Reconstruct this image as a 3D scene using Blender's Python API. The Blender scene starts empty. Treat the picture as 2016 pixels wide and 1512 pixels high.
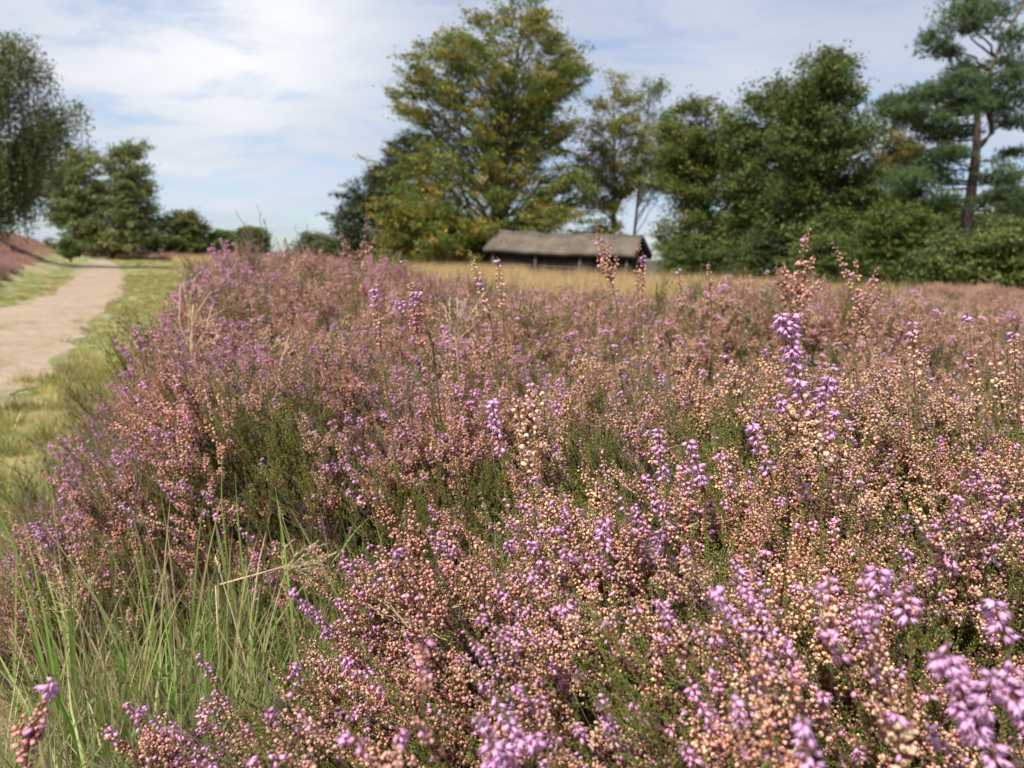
import bpy, math, random
import numpy as np
from mathutils import Matrix, Vector

# ------------------------------------------------------------------ scene
S = bpy.context.scene
R_ = math.radians
rng = np.random.default_rng(7)
random.seed(7)

# ------------------------------------------------------------------ camera (phone held about 1 m above the path)
CAM = Vector((0.0, 0.0, 1.0))
PITCH, ROLL, FPX = 9.49, 1.0, 1514.0          # FPX: focal length in pixels of the 2016 px wide frame
cam_d = bpy.data.cameras.new('camera')
cam_o = bpy.data.objects.new('camera', cam_d)
S.collection.objects.link(cam_o)
ROT = Matrix.Rotation(R_(90 - PITCH), 3, 'X') @ Matrix.Rotation(R_(ROLL), 3, 'Z')
cam_o.matrix_world = Matrix.Translation(CAM) @ ROT.to_4x4()
cam_d.sensor_width = 36.0
cam_d.lens = 36.0 * FPX / 2016.0
cam_d.clip_start = 0.02
cam_d.clip_end = 5000
cam_d.dof.use_dof = True
cam_d.dof.focus_distance = 0.72
cam_d.dof.aperture_fstop = 8.6
S.camera = cam_o

# ------------------------------------------------------------------ light
SUN_EL, SUN_AZ = 52.0, -145.0                  # azimuth measured from straight ahead (+Y), negative = left
S.view_settings.view_transform = 'Standard'
S.view_settings.look = 'None'
S.view_settings.gamma = 1.0
S.view_settings.use_curve_mapping = False
S.view_settings.exposure = 0.42
try:
    S.cycles.use_denoising = True
    S.cycles.denoiser = 'OPENIMAGEDENOISE'
    S.cycles.max_bounces = 8
    S.cycles.diffuse_bounces = 4
    S.cycles.transmission_bounces = 4
    S.cycles.transparent_max_bounces = 8
    S.cycles.sample_clamp_indirect = 4
except Exception:
    pass

sun_d = bpy.data.lights.new('sun', 'SUN')
sun_d.energy = 4.3
sun_d.angle = R_(4.0)
sun_d.color = (1.0, 0.94, 0.84)
sun_o = bpy.data.objects.new('sun', sun_d)
S.collection.objects.link(sun_o)
sv = Vector((math.sin(R_(SUN_AZ)) * math.cos(R_(SUN_EL)), math.cos(R_(SUN_AZ)) * math.cos(R_(SUN_EL)), math.sin(R_(SUN_EL))))
sun_o.rotation_euler = sv.to_track_quat('Z', 'Y').to_euler()
sun_o.location = sv * 60


def pix_dir(px, py):
    v = ROT @ Vector(((px - 1008.0) / FPX, (756.0 - py) / FPX, -1.0))
    return v


def at(px, py, Y):
    """point on the sight line through a pixel of the photograph at depth Y"""
    v = pix_dir(px, py)
    return np.array(CAM + v * (Y / v.y))


def at_ground(px, py, z=0.0):
    v = pix_dir(px, py)
    t = (z - CAM.z) / v.z
    return np.array(CAM + v * t)


# ------------------------------------------------------------------ node helpers
def new_mat(name):
    m = bpy.data.materials.new(name)
    m.use_nodes = True
    m.node_tree.nodes.clear()
    return m, m.node_tree.nodes, m.node_tree.links


def ramp(nt, fac, stops):
    r = nt.nodes.new('ShaderNodeValToRGB')
    el = r.color_ramp.elements
    while len(el) < len(stops):
        el.new(0.5)
    for e, (p, c) in zip(el, stops):
        e.position = p
        e.color = (c[0], c[1], c[2], 1.0)
    nt.links.new(fac, r.inputs[0])
    return r.outputs[0]


def mathn(nt, op, a, b=None, clamp=False):
    n = nt.nodes.new('ShaderNodeMath')
    n.operation = op
    n.use_clamp = clamp
    for i, v in enumerate((a, b)):
        if v is None:
            continue
        if isinstance(v, (int, float)):
            n.inputs[i].default_value = v
        else:
            nt.links.new(v, n.inputs[i])
    return n.outputs[0]


def noise(nt, vec, scale, detail=4.0, rough=0.55, dist=0.0):
    n = nt.nodes.new('ShaderNodeTexNoise')
    n.inputs['Scale'].default_value = scale
    n.inputs['Detail'].default_value = detail
    n.inputs['Roughness'].default_value = rough
    n.inputs['Distortion'].default_value = dist
    if vec is not None:
        nt.links.new(vec, n.inputs['Vector'])
    return n.outputs['Fac']


def mixc(nt, fac, a, b, mode='MIX'):
    n = nt.nodes.new('ShaderNodeMix')
    n.data_type = 'RGBA'
    n.blend_type = mode
    for sock, v in ((n.inputs[0], fac), (n.inputs[6], a), (n.inputs[7], b)):
        if isinstance(v, (int, float)):
            sock.default_value = v
        elif isinstance(v, tuple):
            sock.default_value = (v[0], v[1], v[2], 1.0)
        else:
            nt.links.new(v, sock)
    return n.outputs[2]


# ------------------------------------------------------------------ sky: Nishita behind a sheet of thin cloud
def build_world():
    w = bpy.data.worlds.new('World')
    S.world = w
    w.use_nodes = True
    nt = w.node_tree
    nt.nodes.clear()
    out = nt.nodes.new('ShaderNodeOutputWorld')
    bg = nt.nodes.new('ShaderNodeBackground')
    sky = nt.nodes.new('ShaderNodeTexSky')
    sky.sky_type = 'NISHITA'
    sky.sun_disc = False
    sky.sun_elevation = R_(SUN_EL)
    sky.sun_rotation = R_(SUN_AZ)
    sky.altitude = 50
    sky.air_density = 1.0
    sky.dust_density = 0.6
    sky.ozone_density = 1.5
    bg.inputs['Strength'].default_value = 0.108
    tc = nt.nodes.new('ShaderNodeTexCoord')
    sep = nt.nodes.new('ShaderNodeSeparateXYZ')
    nt.links.new(tc.outputs['Generated'], sep.inputs[0])
    zz = mathn(nt, 'MAXIMUM', sep.outputs[2], 0.0)
    den = mathn(nt, 'ADD', zz, 0.22)
    u = mathn(nt, 'DIVIDE', sep.outputs[0], den)
    v = mathn(nt, 'DIVIDE', sep.outputs[1], den)
    # drift the layers so that streaks run down to the right
    cmb = nt.nodes.new('ShaderNodeCombineXYZ')
    nt.links.new(mathn(nt, 'MULTIPLY', u, 1.0), cmb.inputs[0])
    nt.links.new(mathn(nt, 'MULTIPLY', v, 1.0), cmb.inputs[1])
    mp = nt.nodes.new('ShaderNodeMapping')
    mp.inputs['Location'].default_value = (3.1, 1.7, 0)
    mp.inputs['Rotation'].default_value = (0, 0, R_(38))
    mp.inputs['Scale'].default_value = (1.1, 1.5, 1.0)
    nt.links.new(cmb.outputs[0], mp.inputs['Vector'])
    n1 = noise(nt, mp.outputs[0], 0.42, 7.0, 0.55, 0.5)       # big banks
    n2 = noise(nt, mp.outputs[0], 2.3, 6.0, 0.6, 0.4)        # ripples
    # wide bright veil towards the upper left, direction fixed in the sky
    def lobe(px, py, k):
        d = pix_dir(px, py).normalized()
        dp = nt.nodes.new('ShaderNodeVectorMath')
        dp.operation = 'DOT_PRODUCT'
        nrm = nt.nodes.new('ShaderNodeVectorMath')
        nrm.operation = 'NORMALIZE'
        nt.links.new(tc.outputs['Generated'], nrm.inputs[0])
        nt.links.new(nrm.outputs[0], dp.inputs[0])
        dp.inputs[1].default_value = d
        a = mathn(nt, 'SUBTRACT', 1.0, dp.outputs['Value'])
        e = mathn(nt, 'MULTIPLY', a, -k)
        return mathn(nt, 'EXPONENT', e)
    l1 = lobe(540, 20, 95)
    l2 = lobe(240, 150, 75)
    l3 = lobe(1420, 130, 220)
    tex = mathn(nt, 'ADD', mathn(nt, 'MULTIPLY', n1, 0.74), mathn(nt, 'MULTIPLY', n2, 0.26))
    bright = mathn(nt, 'ADD', tex, mathn(nt, 'MULTIPLY', l1, 0.30))
    bright = mathn(nt, 'ADD', bright, mathn(nt, 'MULTIPLY', l2, 0.14))
    bright = mathn(nt, 'ADD', bright, mathn(nt, 'MULTIPLY', l3, 0.12))
    cloud = ramp(nt, bright, [(0.36, (3.35, 3.85, 4.9)), (0.52, (4.1, 4.55, 5.5)), (0.68, (5.1, 5.45, 6.1)), (0.92, (7.4, 7.4, 7.4))])
    # cover: thins out close to the horizon
    hz = nt.nodes.new('ShaderNodeMapRange')
    hz.inputs['From Min'].default_value = 0.0
    hz.inputs['From Max'].default_value = 0.16
    hz.inputs['To Min'].default_value = -0.10
    hz.inputs['To Max'].default_value = 0.42
    nt.links.new(zz, hz.inputs['Value'])
    cov = mathn(nt, 'ADD', mathn(nt, 'MULTIPLY', mathn(nt, 'SUBTRACT', n2, 0.44), 2.6), hz.outputs[0])
    cov = mathn(nt, 'ADD', cov, 0.46, clamp=True)
    # the photograph's clear patches are pale turquoise
    skyc = mixc(nt, 1.0, sky.outputs[0], (0.84, 0.96, 1.10), 'MULTIPLY')
    col = mixc(nt, cov, skyc, cloud)
    nt.links.new(col, bg.inputs['Color'])
    nt.links.new(bg.outputs[0], out.inputs['Surface'])


build_world()


# ------------------------------------------------------------------ mesh tools
def nrm(a):
    return a / (np.linalg.norm(a, axis=-1, keepdims=True) + 1e-12)


def frames(d, spin=None):
    """rotation matrices whose z axis is d"""
    d = nrm(np.atleast_2d(np.asarray(d, float)))
    n = len(d)
    ref = np.where(np.abs(d[:, 2:3]) < 0.9, np.array([[0, 0, 1.0]]), np.array([[1.0, 0, 0]]))
    x = nrm(np.cross(ref, d))
    y = np.cross(d, x)
    if spin is None:
        spin = rng.uniform(0, 2 * math.pi, n)
    c, s = np.cos(spin)[:, None], np.sin(spin)[:, None]
    return np.stack([x * c + y * s, -x * s + y * c, d], axis=2)


class MB:
    """collects triangles with a colour per vertex"""
    def __init__(self):
        self.V, self.F, self.C, self.n = [], [], [], 0

    def add(self, v, f, c):
        v = np.asarray(v, float).reshape(-1, 3)
        f = np.asarray(f, int).reshape(-1, 3)
        c = np.asarray(c, float)
        if c.ndim == 1:
            c = np.tile(c, (len(v), 1))
        self.V.append(v); self.F.append(f + self.n); self.C.append(c)
        self.n += len(v)

    def stamp(self, tpl, pos, rot, scale, col):
        tv, tf, tcm = tpl                                  # verts, faces, colour multiplier
        pos = np.atleast_2d(pos); N = len(pos)
        if N == 0:
            return
        sc = np.asarray(scale, float)
        if sc.ndim == 0:
            sc = np.full((N, 3), float(sc))
        elif sc.ndim == 1:
            sc = np.repeat(sc[:, None], 3, 1)
        col = np.asarray(col, float)
        if col.ndim == 1:
            col = np.tile(col, (N, 1))
        v = np.einsum('nij,nkj->nki', rot, tv[None] * sc[:, None, :]) + pos[:, None, :]
        k = len(tv)
        f = tf[None] + (np.arange(N) * k)[:, None, None]
        c = np.clip(tcm[None] * col[:, None, :], 0, 1)
        self.add(v.reshape(-1, 3), f.reshape(-1, 3), c.reshape(-1, 3))

    def tube(self, pts, rad, col, seg=5):
        pts = np.asarray(pts, float); n = len(pts)
        rad = np.broadcast_to(np.asarray(rad, float), (n,))
        t = np.gradient(pts, axis=0)
        fr = frames(t, np.zeros(n))
        a = np.arange(seg) * 2 * math.pi / seg
        ring = np.stack([np.cos(a), np.sin(a), 0 * a], 1)
        v = np.einsum('nij,kj->nki', fr, ring) * rad[:, None, None] + pts[:, None, :]
        f = []
        for i in range(n - 1):
            for j in range(seg):
                a0, a1 = i * seg + j, i * seg + (j + 1) % seg
                b0, b1 = a0 + seg, a1 + seg
                f += [(a0, a1, b1), (a0, b1, b0)]
        for j in range(1, seg - 1):
            f.append((0, j + 1, j)); o = (n - 1) * seg; f.append((o, o + j, o + j + 1))
        self.add(v.reshape(-1, 3), f, col)

    def box(self, lo, hi, col):
        x0, y0, z0 = lo; x1, y1, z1 = hi
        v = [(x0, y0, z0), (x1, y0, z0), (x1, y1, z0), (x0, y1, z0), (x0, y0, z1), (x1, y0, z1), (x1, y1, z1), (x0, y1, z1)]
        f = [(0, 2, 1), (0, 3, 2), (4, 5, 6), (4, 6, 7), (0, 1, 5), (0, 5, 4), (1, 2, 6), (1, 6, 5), (2, 3, 7), (2, 7, 6), (3, 0, 4), (3, 4, 7)]
        self.add(v, f, col)

    def mesh(self, name, mat, smooth=False):
        me = bpy.data.meshes.new(name)
        if self.n:
            V = np.concatenate(self.V); F = np.concatenate(self.F); C = np.concatenate(self.C)
            me.vertices.add(len(V)); me.vertices.foreach_set('co', V.astype(np.float32).ravel())
            me.loops.add(len(F) * 3); me.polygons.add(len(F))
            me.loops.foreach_set('vertex_index', F.astype(np.int32).ravel())
            me.polygons.foreach_set('loop_start', np.arange(0, len(F) * 3, 3, dtype=np.int32))
            me.polygons.foreach_set('loop_total', np.full(len(F), 3, dtype=np.int32))
            if smooth:
                me.polygons.foreach_set('use_smooth', np.ones(len(F), dtype=bool))
            at_ = me.color_attributes.new('col', 'FLOAT_COLOR', 'POINT')
            C4 = np.concatenate([C, np.ones((len(C), 1))], 1)
            at_.data.foreach_set('color', C4.astype(np.float32).ravel())
            me.update(calc_edges=True)
        me.materials.append(mat)
        return me

    def build(self, name, mat, parent=None, smooth=False, loc=None):
        o = bpy.data.objects.new(name, self.mesh(name, mat, smooth))
        S.collection.objects.link(o)
        if parent is not None:
            o.parent = parent
        if loc is not None:
            o.location = loc
        return o


def tag(o, label=None, cat=None, group=None, kind=None):
    if label: o['label'] = label
    if cat: o['category'] = cat
    if group: o['group'] = group
    if kind: o['kind'] = kind
    return o


def empty(name, loc):
    o = bpy.data.objects.new(name, None)
    o.empty_display_size = 0.1
    o.location = loc
    S.collection.objects.link(o)
    return o


def sm(x, a, b):
    t = np.clip((np.asarray(x, float) - a) / (b - a), 0, 1)
    return t * t * (3 - 2 * t)


def vnoise(x, y, s, seed=0):
    """smooth value noise, about -1..1"""
    r = np.random.default_rng(100 + seed)
    ph = r.uniform(0, 6.28, 8); ang = r.uniform(0, 6.28, 8); fr = r.uniform(0.6, 1.7, 8)
    o = 0
    for p, a, f in zip(ph, ang, fr):
        o = o + np.sin((x * math.cos(a) + y * math.sin(a)) * f * 6.283 / s + p)
    return o / 4.0


# ------------------------------------------------------------------ materials
def plant_mat(name, transl=0.3, gloss=0.06, rough=0.5, tint=False):
    m, N, L = new_mat(name)
    nt = m.node_tree
    out = N.new('ShaderNodeOutputMaterial')
    a = N.new('ShaderNodeAttribute'); a.attribute_name = 'col'
    col = a.outputs['Color']
    if tint:
        t = N.new('ShaderNodeAttribute'); t.attribute_type = 'INSTANCER'; t.attribute_name = 'tint'
        col = mixc(nt, 1.0, col, t.outputs['Color'], 'MULTIPLY')
    d = N.new('ShaderNodeBsdfPrincipled')
    d.inputs['Roughness'].default_value = rough
    d.inputs['Specular IOR Level'].default_value = gloss * 4
    L.new(col, d.inputs['Base Color'])
    tr = N.new('ShaderNodeBsdfTranslucent')
    L.new(col, tr.inputs['Color'])
    mx = N.new('ShaderNodeMixShader'); mx.inputs[0].default_value = transl
    L.new(d.outputs[0], mx.inputs[1]); L.new(tr.outputs[0], mx.inputs[2])
    L.new(mx.outputs[0], out.inputs['Surface'])
    return m


M_HEATH = plant_mat('heather_tissue', 0.24, 0.11, 0.38, tint=True)
M_SPRIG = plant_mat('heather_sprig_tissue', 0.26, 0.11, 0.38)
M_GRASSI = plant_mat('grass_tissue_cover', 0.35, 0.1, 0.45, tint=True)
M_GRASS = plant_mat('grass_tissue', 0.35, 0.1, 0.45)
M_LEAF = plant_mat('tree_leaf', 0.38, 0.07, 0.5)
M_NEEDLE = plant_mat('pine_needle', 0.12, 0.05, 0.6)


def bark_mat():
    m, N, L = new_mat('bark')
    nt = m.node_tree
    out = N.new('ShaderNodeOutputMaterial'); b = N.new('ShaderNodeBsdfPrincipled')
    a = N.new('ShaderNodeAttribute'); a.attribute_name = 'col'
    tc = N.new('ShaderNodeTexCoord')
    mp = N.new('ShaderNodeMapping'); mp.inputs['Scale'].default_value = (1, 1, 0.3)
    L.new(tc.outputs['Object'], mp.inputs[0])
    n = noise(nt, mp.outputs[0], 9, 6, 0.65)
    c = mixc(nt, 1.0, a.outputs['Color'], ramp(nt, n, [(0.3, (0.55, 0.55, 0.55)), (0.7, (1.25, 1.2, 1.15))]), 'MULTIPLY')
    L.new(c, b.inputs['Base Color']); b.inputs['Roughness'].default_value = 0.9
    bp = N.new('ShaderNodeBump'); bp.inputs['Strength'].default_value = 0.7; bp.inputs['Distance'].default_value = 0.03
    L.new(n, bp.inputs['Height']); L.new(bp.outputs[0], b.inputs['Normal'])
    L.new(b.outputs[0], out.inputs['Surface'])
    return m


M_BARK = bark_mat()

# ------------------------------------------------------------------ terrain
def bank_edge(y):
    return -13.8 - (y - 21) * 0.56


def terrain(x, y):
    x = np.asarray(x, float); y = np.asarray(y, float)
    z = -0.032 * np.clip(x - 2, 0, 60) * sm(y, 6, 26)
    d = bank_edge(y) - x                                  # metres left of the edge of the heath bank
    z = z + 1.65 * sm(d, -0.2, 4.0) * sm(y, 6, 14) * (1 - sm(y, 75, 120))
    z = z + 0.28 * np.exp(-(np.clip(-0.3 - x, 0, 9) / 0.9) ** 2) * (1 - sm(y, 1.1, 2.8))
    z = z + 0.02 * vnoise(x, y, 2.3, 1) * sm(y, 1, 5) * (1 - sm(y, 7, 12))
    z = z + 0.35 * sm(y, 80, 200)
    return z


def ground_mesh():
    ys = np.concatenate([np.linspace(-6, 8, 110), 8 + (np.linspace(0, 1, 120) ** 2.2) * 900])
    ys = np.unique(ys)
    us = np.concatenate([-(np.linspace(1, 0, 90) ** 2.4) * 700, (np.linspace(0, 1, 91)[1:] ** 2.4) * 700])
    X, Y = np.meshgrid(us, ys)
    Z = terrain(X, Y)
    V = np.stack([X.ravel(), Y.ravel(), Z.ravel()], 1)
    nx = len(us); f = []
    for j in range(len(ys) - 1):
        b = j * nx
        for i in range(nx - 1):
            f.append((b + i, b + i + 1, b + nx + i + 1, b + nx + i))
    me = bpy.data.meshes.new('ground')
    me.from_pydata(V.tolist(), [], f)
    for p in me.polygons:
        p.use_smooth = True
    m, N, L = new_mat('ground_soil_and_turf')
    nt = m.node_tree
    out = N.new('ShaderNodeOutputMaterial'); b = N.new('ShaderNodeBsdfPrincipled')
    geo = N.new('ShaderNodeNewGeometry')
    pos = geo.outputs['Position']
    n1 = noise(nt, pos, 0.55, 5, 0.6); n2 = noise(nt, pos, 38, 4, 0.7); n3 = noise(nt, pos, 4, 5, 0.6)
    turf = ramp(nt, n3, [(0.35, (0.10, 0.13, 0.03)), (0.5, (0.20, 0.22, 0.055)), (0.66, (0.36, 0.29, 0.13))])
    straw = ramp(nt, n2, [(0.3, (0.17, 0.12, 0.065)), (0.55, (0.42, 0.33, 0.19)), (0.75, (0.55, 0.46, 0.30))])
    c = mixc(nt, ramp(nt, n1, [(0.45, (0, 0, 0)), (0.62, (0.8, 0.8, 0.8))]), turf, straw)
    sep = N.new('ShaderNodeSeparateXYZ'); L.new(pos, sep.inputs[0])
    near = N.new('ShaderNodeMapRange'); near.inputs['From Min'].default_value = 3.0; near.inputs['From Max'].default_value = 2.0
    L.new(sep.outputs[1], near.inputs['Value'])
    c = mixc(nt, mathn(nt, 'MULTIPLY', near.outputs[0], 0.8, clamp=True), c, straw)
    # heath soil (peaty brown) right of the track
    hx = mathn(nt, 'ADD', sep.outputs[0], mathn(nt, 'MULTIPLY', sep.outputs[1], 0.30))
    hm = N.new('ShaderNodeMapRange'); hm.inputs['From Min'].default_value = -0.6; hm.inputs['From Max'].default_value = 0.3
    L.new(hx, hm.inputs['Value'])
    soil = ramp(nt, n2, [(0.35, (0.035, 0.024, 0.015)), (0.6, (0.10, 0.075, 0.045))])
    c = mixc(nt, hm.outputs[0], c, soil)
    L.new(c, b.inputs['Base Color']); b.inputs['Roughness'].default_value = 0.95
    bp = N.new('ShaderNodeBump'); bp.inputs['Strength'].default_value = 0.6; bp.inputs['Distance'].default_value = 0.02
    L.new(n2, bp.inputs['Height']); L.new(bp.outputs[0], b.inputs['Normal'])
    L.new(b.outputs[0], out.inputs['Surface'])
    me.materials.append(m)
    o = bpy.data.objects.new('ground', me)
    S.collection.objects.link(o)
    tag(o, kind='structure')


ground_mesh()

# path edges as plan points
PR = [at_ground(*p) for p in [(-420, 1100), (-200, 930), (0, 812), (70, 765), (128, 705), (160, 660), (192, 622), (236, 590), (254, 565), (247, 540), (227, 520), (205, 508), (196, 503)]]
PL = [at_ground(*p) for p in [(-1900, 800), (-1100, 700), (-520, 650), (-220, 627), (0, 604), (62, 590), (100, 576), (128, 556), (143, 538), (154, 522), (163, 510), (170, 503), (172, 500.5)]]
PR = np.array(PR)[:, :2]; PL = np.array(PL)[:, :2]


def path_sd(x, y):
    i = np.argsort(PR[:, 1]); xr = np.interp(y, PR[i, 1], PR[i, 0])
    j = np.argsort(PL[:, 1]); xl = np.interp(y, PL[j, 1], PL[j, 0])
    return np.maximum(xl - x, x - xr) + 0.22 * vnoise(x, y, 1.5, 61) + 0.14 * vnoise(x, y, 0.5, 62)


def resample(P, n):
    s = np.concatenate([[0], np.cumsum(np.linalg.norm(np.diff(P, axis=0), axis=1))])
    t = np.linspace(0, 1, n) ** 1.6 * s[-1]
    return np.stack([np.interp(t, s, P[:, i]) for i in range(2)], 1)


def path_mesh():
    n, k = 260, 10
    a = resample(PL, n); b = resample(PR, n)
    V = []
    for i in range(n):
        w = np.linalg.norm(a[i] - b[i])
        ja = 0.10 * math.sin(i * 1.7) + 0.07 * math.sin(i * 0.61) + rng.normal(0, 0.05)
        jb = 0.10 * math.sin(i * 1.3 + 2) + 0.07 * math.sin(i * 0.47) + rng.normal(0, 0.05)
        for j in range(k + 1):
            t = ja / w + (1 + jb / w - ja / w) * j / k
            p = a[i] * (1 - t) + b[i] * t
            V.append((p[0], p[1], float(terrain(p[0], p[1])) + 0.012 - 0.012 * (2 * j / k - 1) ** 4 + 0.006))
    F = []
    for i in range(n - 1):
        for j in range(k):
            q = i * (k + 1) + j
            F.append((q, q + 1, q + k + 2, q + k + 1))
    me = bpy.data.meshes.new('path')
    me.from_pydata(V, [], F)
    me.update()
    if me.polygons[0].normal.z < 0:
        me.flip_normals()
    m, N, L = new_mat('path_sand')
    nt = m.node_tree
    out = N.new('ShaderNodeOutputMaterial'); bs = N.new('ShaderNodeBsdfPrincipled')
    geo = N.new('ShaderNodeNewGeometry')
    n1 = noise(nt, geo.outputs['Position'], 1.6, 6, 0.6); n2 = noise(nt, geo.outputs['Position'], 60, 3, 0.7)
    mp = N.new('ShaderNodeMapping'); mp.inputs['Scale'].default_value = (0.9, 0.45, 1); L.new(geo.outputs['Position'], mp.inputs[0])
    n3 = noise(nt, mp.outputs[0], 1.5, 6, 0.6, 0.5)
    c = ramp(nt, n1, [(0.3, (0.29, 0.20, 0.13)), (0.5, (0.39, 0.285, 0.19)), (0.7, (0.47, 0.355, 0.25))])
    c = mixc(nt, 0.45, c, ramp(nt, n2, [(0.35, (0.17, 0.115, 0.075)), (0.6, (0.50, 0.39, 0.285))]))
    g = ramp(nt, n3, [(0.56, (0, 0, 0)), (0.66, (0.8, 0.8, 0.8))])
    c = mixc(nt, g, c, (0.19, 0.19, 0.06))
    n4 = noise(nt, geo.outputs['Position'], 9, 5, 0.65)
    c = mixc(nt, 1.0, c, ramp(nt, n4, [(0.35, (0.78, 0.77, 0.75)), (0.62, (1.12, 1.12, 1.12))]), 'MULTIPLY')
    L.new(c, bs.inputs['Base Color']); bs.inputs['Roughness'].default_value = 0.95
    bp = N.new('ShaderNodeBump'); bp.inputs['Strength'].default_value = 0.5; bp.inputs['Distance'].default_value = 0.01
    L.new(n2, bp.inputs['Height']); L.new(bp.outputs[0], bs.inputs['Normal'])
    L.new(bs.outputs[0], out.inputs['Surface'])
    me.materials.append(m)
    o = bpy.data.objects.new('path', me); S.collection.objects.link(o)
    tag(o, kind='structure')


path_mesh()


def path_side(x, y):
    """signed distance in x: <0 left of the path, 0 on it, >0 right of it"""
    i = np.argsort(PR[:, 1]); xr = np.interp(y, PR[i, 1], PR[i, 0])
    j = np.argsort(PL[:, 1]); xl = np.interp(y, PL[j, 1], PL[j, 0])
    return np.where(x < xl, x - xl, np.where(x > xr, x - xr, 0.0))


# ------------------------------------------------------------------ heather: templates
def ring_tpl(rings, seg, inner=None, star=0.0, mult=None):
    """rings: list of (radius, z, brightness)"""
    v, c, f = [(0, 0, 0)], [rings[0][2]], []
    for r, z, b in rings:
        for k in range(seg):
            a = 2 * math.pi * k / seg
            rr, zz = r, z
            if star and (r, z, b) == rings[-1]:
                if k % 2 == 0:
                    rr, zz = r * 1.2, z + star
                else:
                    rr, zz = r * 0.75, z - star * 0.5
            v.append((rr * math.cos(a), rr * math.sin(a), zz)); c.append(b)
    for k in range(seg):
        f.append((0, 1 + (k + 1) % seg, 1 + k))
    for i in range(len(rings) - 1):
        for k in range(seg):
            a0 = 1 + i * seg + k; a1 = 1 + i * seg + (k + 1) % seg
            f += [(a0, a1, a1 + seg), (a0, a1 + seg, a0 + seg)]
    if inner is not None:
        v.append((0, 0, inner[0])); c.append(inner[1]); o = 1 + (len(rings) - 1) * seg
        for k in range(seg):
            f.append((o + k, o + (k + 1) % seg, len(v) - 1))
    c = np.array([x if isinstance(x, tuple) else (x, x, x) for x in c], float)
    return np.array(v, float), np.array(f, int), c


# dried bell: reddish at the stalk, pale belly, dark mouth
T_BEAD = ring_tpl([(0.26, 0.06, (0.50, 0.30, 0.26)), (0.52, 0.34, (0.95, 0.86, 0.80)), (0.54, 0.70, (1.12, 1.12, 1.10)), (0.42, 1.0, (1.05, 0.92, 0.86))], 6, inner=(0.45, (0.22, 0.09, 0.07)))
T_BEAD_LO = ring_tpl([(0.52, 0.38, 1.0), (0.40, 0.85, (1.0, 0.95, 0.92))], 4, inner=(0.95, (0.6, 0.45, 0.4)))
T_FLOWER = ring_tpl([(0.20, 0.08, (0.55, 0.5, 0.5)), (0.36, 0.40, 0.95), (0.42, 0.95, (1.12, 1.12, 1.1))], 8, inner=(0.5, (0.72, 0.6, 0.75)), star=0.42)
T_FLOWER_LO = ring_tpl([(0.40, 0.45, 1.0), (0.5, 1.05, 1.1)], 4, inner=(0.8, 0.8))
_lv = np.array([(0, 0, 0), (0.17, 0, 0.4), (-0.09, 0.15, 0.42), (-0.09, -0.15, 0.42), (0.04, 0, 1.0)], float)
T_LEAF = (_lv, np.array([(0, 1, 2), (0, 2, 3), (0, 3, 1), (4, 2, 1), (4, 3, 2), (4, 1, 3)]), np.array([[0.8] * 3, [1] * 3, [1] * 3, [1] * 3, [1.15, 1.1, 1.0]]))
T_LEAF_LO = (np.array([(0, 0, 0), (0.2, 0, 0.5), (-0.12, 0.16, 0.5), (0, 0, 1.0)], float), np.array([(0, 1, 2), (1, 3, 2), (0, 2, 3), (0, 3, 1)]), np.ones((4, 3)))

CREAM = np.array((0.92, 0.73, 0.52)); TAN = np.array((0.80, 0.53, 0.37)); PINK = np.array((0.74, 0.42, 0.34))
ROSE = np.array((0.68, 0.34, 0.34)); LILAC = np.array((0.87, 0.52, 0.80)); MAUVE = np.array((0.75, 0.39, 0.65))
GREEN = np.array((0.135, 0.205, 0.04)); OLIVE = np.array((0.23, 0.24, 0.055)); REDST = np.array((0.26, 0.11, 0.065)); WOOD = np.array((0.16, 0.11, 0.075))


def bend(p0, d0, length, n=9, lift=0.25, wob=0.12, r=None):
    r = r or rng
    d = nrm(np.asarray(d0, float)); p = np.asarray(p0, float); pts = [p]
    st = length / (n - 1)
    side = nrm(r.normal(0, 1, 3)) * wob
    for i in range(n - 1):
        d = nrm(d + np.array((0, 0, lift)) / n + side * math.sin(i * 0.9) / 3 + r.normal(0, wob * 0.25, 3))
        p = p + d * st
        pts.append(p)
    return np.array(pts)


def arc(pts, t):
    s = np.concatenate([[0], np.cumsum(np.linalg.norm(np.diff(pts, axis=0), axis=1))])
    q = np.asarray(t) * s[-1]
    P = np.stack([np.interp(q, s, pts[:, i]) for i in range(3)], 1)
    e = 0.02 * s[-1]
    P2 = np.stack([np.interp(np.clip(q + e, 0, s[-1]), s, pts[:, i]) for i in range(3)], 1)
    P1 = np.stack([np.interp(np.clip(q - e, 0, s[-1]), s, pts[:, i]) for i in range(3)], 1)
    return P, nrm(P2 - P1), s[-1]


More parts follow.
